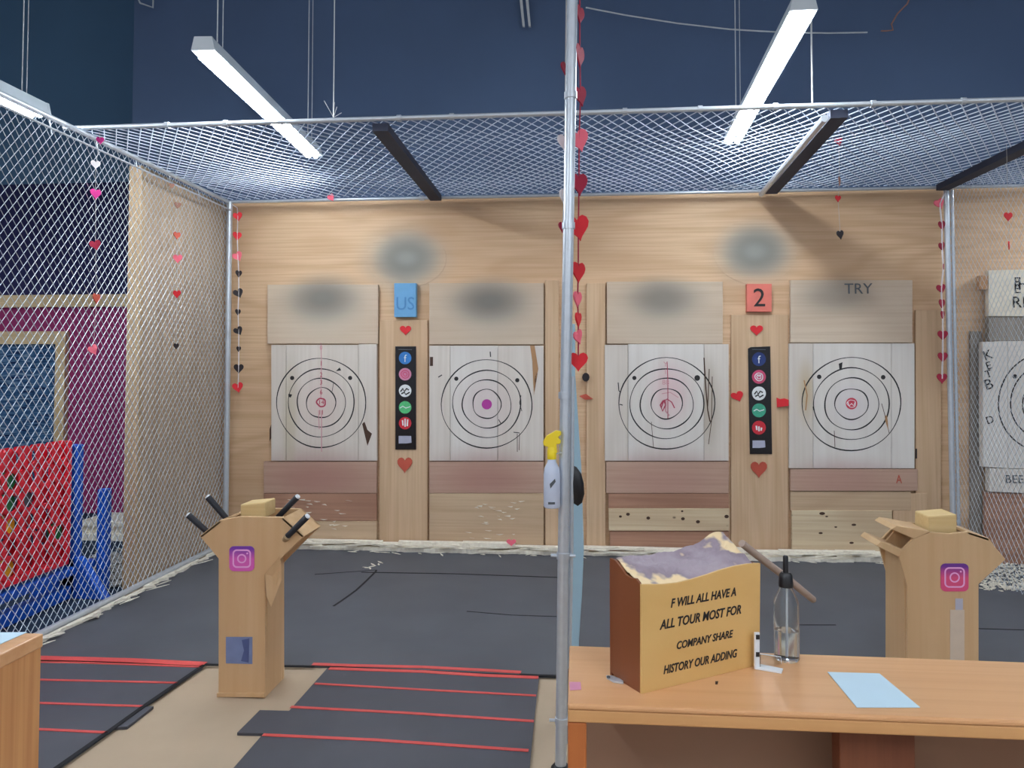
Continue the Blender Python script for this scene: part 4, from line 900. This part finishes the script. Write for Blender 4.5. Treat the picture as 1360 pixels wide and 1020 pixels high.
# wooden handle behind the bottle
hd = A.lerp(B, 1)+nb*.05
A1 = onbox(1006, 738, A+nb*.06); B1 = onbox(1082, 798, A+nb*.10)
hh = thing('wooden_shaft', B1, 'pale wooden axe handle poking out of the lettered box behind the clear bottle', 'axe handle')
obj('shaft', MB().tube([A1-(B1-A1)*.25, A1, A1.lerp(B1, .5)+UZ*.002, B1-(B1-A1)*.03, B1], [.009, .009, .0095, .009, .004], 12), 'greytan', hh, smooth=True)
# clear bottle
q = PZ(1045, 876, ZT); k_ = (PZ(1055, 876, ZT).x-q.x)/10; r_ = 16.3*k_; Hs = (P(1045, 795, q.y).z-ZT); Hn = P(1045, 781, q.y).z-ZT
cb = thing('pump_bottle', q, 'clear half filled plastic bottle with black pump top on the table', 'bottle')
obj('body', MB().lathe([(r_*.9, .001), (r_, .006), (r_, Hs-.012), (r_*.9, Hs), (r_*.5, Hn), (r_*.5, Hn+.004), (r_*.45, Hn+.004), (r_*.45, Hn), (r_*.84, Hs-.002), (r_*.93, Hs-.014), (r_*.93, .008), (r_*.5, .004)], q, 40), 'clear', cb, smooth=True)
lz = P(1045, 836, q.y).z-ZT
obj('liquid', MB().lathe([(r_*.5, .0045), (r_*.925, .0085), (r_*.925, lz)], q, 40), 'liquid', cb, smooth=True)
obj('dip_tube', MB().tube([q+V((0, 0, .012)), q+V((.002, 0, Hn))], .0025, 10), 'whitep', cb, smooth=True)
z1 = P(1045, 779, q.y).z-ZT; z2 = P(1045, 760, q.y).z-ZT; z3 = P(1045, 738, q.y).z-ZT
obj('cap', MB().lathe([(9.5*k_, z1), (9.5*k_, z1+.008), (8.5*k_, z2-.006), (6*k_, z2), (3.4*k_, z2), (3.4*k_, z3-.003), (2.6*k_, z3)], q, 24), 'black', cb, smooth=True)
# clear holder
ho = thing('sign_holder', PZ(1020, 890, ZT), 'small white L shaped card holder between the lettered box and clear bottle', 'holder')
a = PZ(1006, 889, ZT)
obj('upright', MB().prism([PL(x, y, a, nb) for x, y in [(1003, 840), (1009, 840), (1009, 889), (1003, 889)]], nb*.004), 'whitep', ho, bevel=.0005)
obj('foot', MB().prism([PZ(x, y, ZT+.0005) for x, y in [(1003, 889), (1010, 884), (1040, 890), (1038, 895)]], V((0, 0, .004))), 'whitep', ho, bevel=.0005)
obj('glass_plate', MB().prism([PL(x, y, a, nb)-nb*.003 for x, y in [(1009, 868), (1036, 872), (1037, 891), (1009, 886)]], nb*.002), 'clear', ho)
obj('rim', MB().tube([PL(x, y, a, nb)-nb*.002 for x, y in [(1009, 868), (1036, 872), (1038, 892)]], .0012, 6), 'whitep', ho)
for (x, y) in ((1006, 846), (1006, 869)): obj('clip', MB().prism([PL(x+dx, y+dy, a, nb)-nb*.002 for dx, dy in [(-2, -3), (2, -3), (2, 3), (-2, 3)]], nb*.003), 'black', ho)

# ------------------------------------------------------------------ left table
K = PZ(58, 841, ZT)
t2 = thing('end_table', (K.x-.5, 1.4, 0), 'pine table with solid end panel at the lower left corner', 'table')
obj('table_top', MB().box((K.x-1.1, .75, ZT-.035), (K.x, K.y, ZT)), 'table', t2, bevel=.004)
obj('end_panel', MB().box((K.x-.03, .76, 0), (K.x-.004, K.y-.004, ZT-.035)), 'endp', t2)
obj('end_panel', MB().box((K.x-1.1, .76, 0), (K.x-1.07, K.y-.004, ZT-.035)), 'endp', t2)
obj('back_panel', MB().box((K.x-1.07, K.y-.03, 0), (K.x-.03, K.y-.006, ZT-.035)), 'endp', t2)
obj('paper_sheet', MB().prism([PZ(x, y, ZT+.0006) for x, y in [(-60, 841), (36, 840), (0, 856), (-60, 880)]], V((0, 0, .0012))), 'bluepaper', label='pale blue paper sheet lying on the left table', cat='paper')

# ------------------------------------------------------------------ giant four in a row game behind the net
XG = XL-.36
gm = thing('four_in_a_row_game', (XG, 4.3, 0), 'giant red four in a row game with blue legs behind the left net', 'game')
y1 = PX(83, 660, XG).y; zt1 = PX(81, 586, XG).z; zb1 = PX(84, 742, XG).z; cols, rows = 7, 6
ch_ = (zt1-zb1)/rows; y0g = y1-ch_*cols*1.08; cw = (y1-y0g)/cols
for side in (0, 1):
    gb = MB(); X_ = XG+.03-side*.06
    for i in range(cols):
        for j in range(rows):
            cy_ = y0g+cw*(i+.5); cz_ = zb1+ch_*(j+.5); n_ = 16; ri = min(cw, ch_)*.38; k = len(gb.v)
            for q_ in range(n_):
                th = 2*math.pi*(q_+.5)/n_; dy, dz = math.cos(th), math.sin(th); mx = max(abs(dy), abs(dz))
                oy, oz = dy/mx*cw/2, dz/mx*ch_/2
                for xo in (0, .008): gb.v += [V((X_+xo, cy_+dy*ri, cz_+dz*ri)), V((X_+xo, cy_+oy, cz_+oz))]
            for q_ in range(n_):
                a_ = k+4*q_; b_ = k+4*((q_+1) % n_); gb.f += [(a_, a_+1, b_+1, b_), (a_+2, b_+2, b_+3, a_+3), (a_, b_, b_+2, a_+2)]
    obj('grid_board', gb, 'gred', gm)
obj('grid_frame', MB().box((XG-.035, y0g-.03, zb1-.03), (XG+.045, y1+.01, zb1)).box((XG-.035, y1-.005, zb1), (XG+.045, y1+.02, zt1)).box((XG-.035, y0g-.03, zb1), (XG+.045, y0g, zt1)), 'gred', gm, bevel=.004)
rnd = random.Random(5)
pick = {(3, 4): 'ggreen', (3, 3): 'ggreen', (3, 2): 'gyel', (3, 0): 'gyel', (6, 1): 'ggreen', (2, 4): 'ggreen', (4, 3): 'darkgrey'}
for i in range(cols):
    for j in range(rows):
        cy_ = y0g+cw*(i+.5); cz_ = zb1+ch_*(j+.5); mm = pick.get((i, j), 'gred')
        if mm == 'gred' and rnd.random() < .25: continue
        ri = min(cw, ch_)*.42
        obj('playing_disc', MB().tube([(XG-.012, cy_, cz_), (XG+.012, cy_, cz_)], ri, 18), mm, gm)
for (yy, xo, ht, w_) in ((y1+.08, 0, zt1-.03, .07), (y0g-.08, 0, zt1-.03, .07)):
    lg = obj('leg', MB().box((XG-.05, yy-w_/2, .006), (XG+.06, yy+w_/2, ht)), 'gblue', gm, bevel=.01)
    obj('foot', MB().prism([(XG-.25, yy-w_/2, .006), (XG+.26, yy-w_/2, .006), (XG+.22, yy-w_/2, .06), (XG+.08, yy-w_/2, .26), (XG-.08, yy-w_/2, .26), (XG-.22, yy-w_/2, .06)], V((0, w_, 0))), 'gblue', lg, bevel=.006)
A = PX(105, 657, XG+.1); obj('lever', MB().box((XG+.08, y1+.22, .006), (XG+.14, y1+.29, A.z)), 'gblue', gm, bevel=.008)
obj('lower_tray', MB().box((XG-.06, y0g-.06, .16), (XG+.07, y1+.25, .21)), 'gblue', gm, bevel=.006)
obj('crossbar', MB().box((XG-.03, y0g-.06, .01), (XG+.04, y1+.05, .09)), 'gblue', gm, bevel=.006)

# ------------------------------------------------------------------ overhead oddments
YW = 6.2
pts = [P(x, y, YW-.05) for x, y in [(778, 10), (830, 20), (900, 31), (970, 39), (1040, 43), (1100, 44), (1152, 43)]]
obj('loose_cable', MB().tube(pts, .006, 6), 'cable', label='thin white cable sagging across the navy wall behind the right lamp', cat='cable')
pts = [P(x, y, YW-.05) for x, y in [(1215, -20), (1205, 5), (1192, 18), (1184, 32), (1186, 40), (1178, 41), (1170, 41)]]
obj('curled_cable', MB().tube(pts, .006, 6), 'tanf', label='short curled cord hanging on the navy wall right of the lamp', cat='cable')
v_ = thing('ceiling_bracket', P(696, 34, YW), 'pair of short white rods hanging from above left of the centre pole', 'bracket')
for dx in (0, 8): obj('rod', MB().prism(wpoly([(688+dx, -20), (692+dx, -20), (697+dx, 35), (694+dx, 35)], YW-.02), V((0, .02, 0))), 'cable', v_)
pts = [P(x, y, YW-.05) for x, y in [(180, -10), (186, 4), (203, 10), (204, -10)]]
obj('pipe_hook', MB().tube(pts, .008, 6), 'cable', label='thin white hooked rod high on the navy wall at upper left', cat='hook')
for x, y, lab in ((443, 158, 'thin wire with frayed knot hanging to the overhead net right of the left lamp'),):
    q = PZ(x, y, ZN+.05); obj('hanging_wire', MB().tube([q, V((q.x, q.y, 6.39))], .0035, 5), 'cable', label=lab, cat='wire')
q = PZ(1079, 146, ZN+.05); obj('hanging_wire', MB().tube([q, V((q.x, q.y, 6.39))], .005, 5), 'cable', label='brighter wire hanging to the overhead net right of the right lamp', cat='wire')
q = PZ(443, 156, ZN+.05); kn = MB()
for i in range(6): kn.tube([q, q+V((random.uniform(-.06, .06), 0, random.uniform(.02, .1)))], .002, 4)
obj('wire_knot', kn, 'cable', label='frayed knot of wire ends on the overhead net front rail', cat='wire')
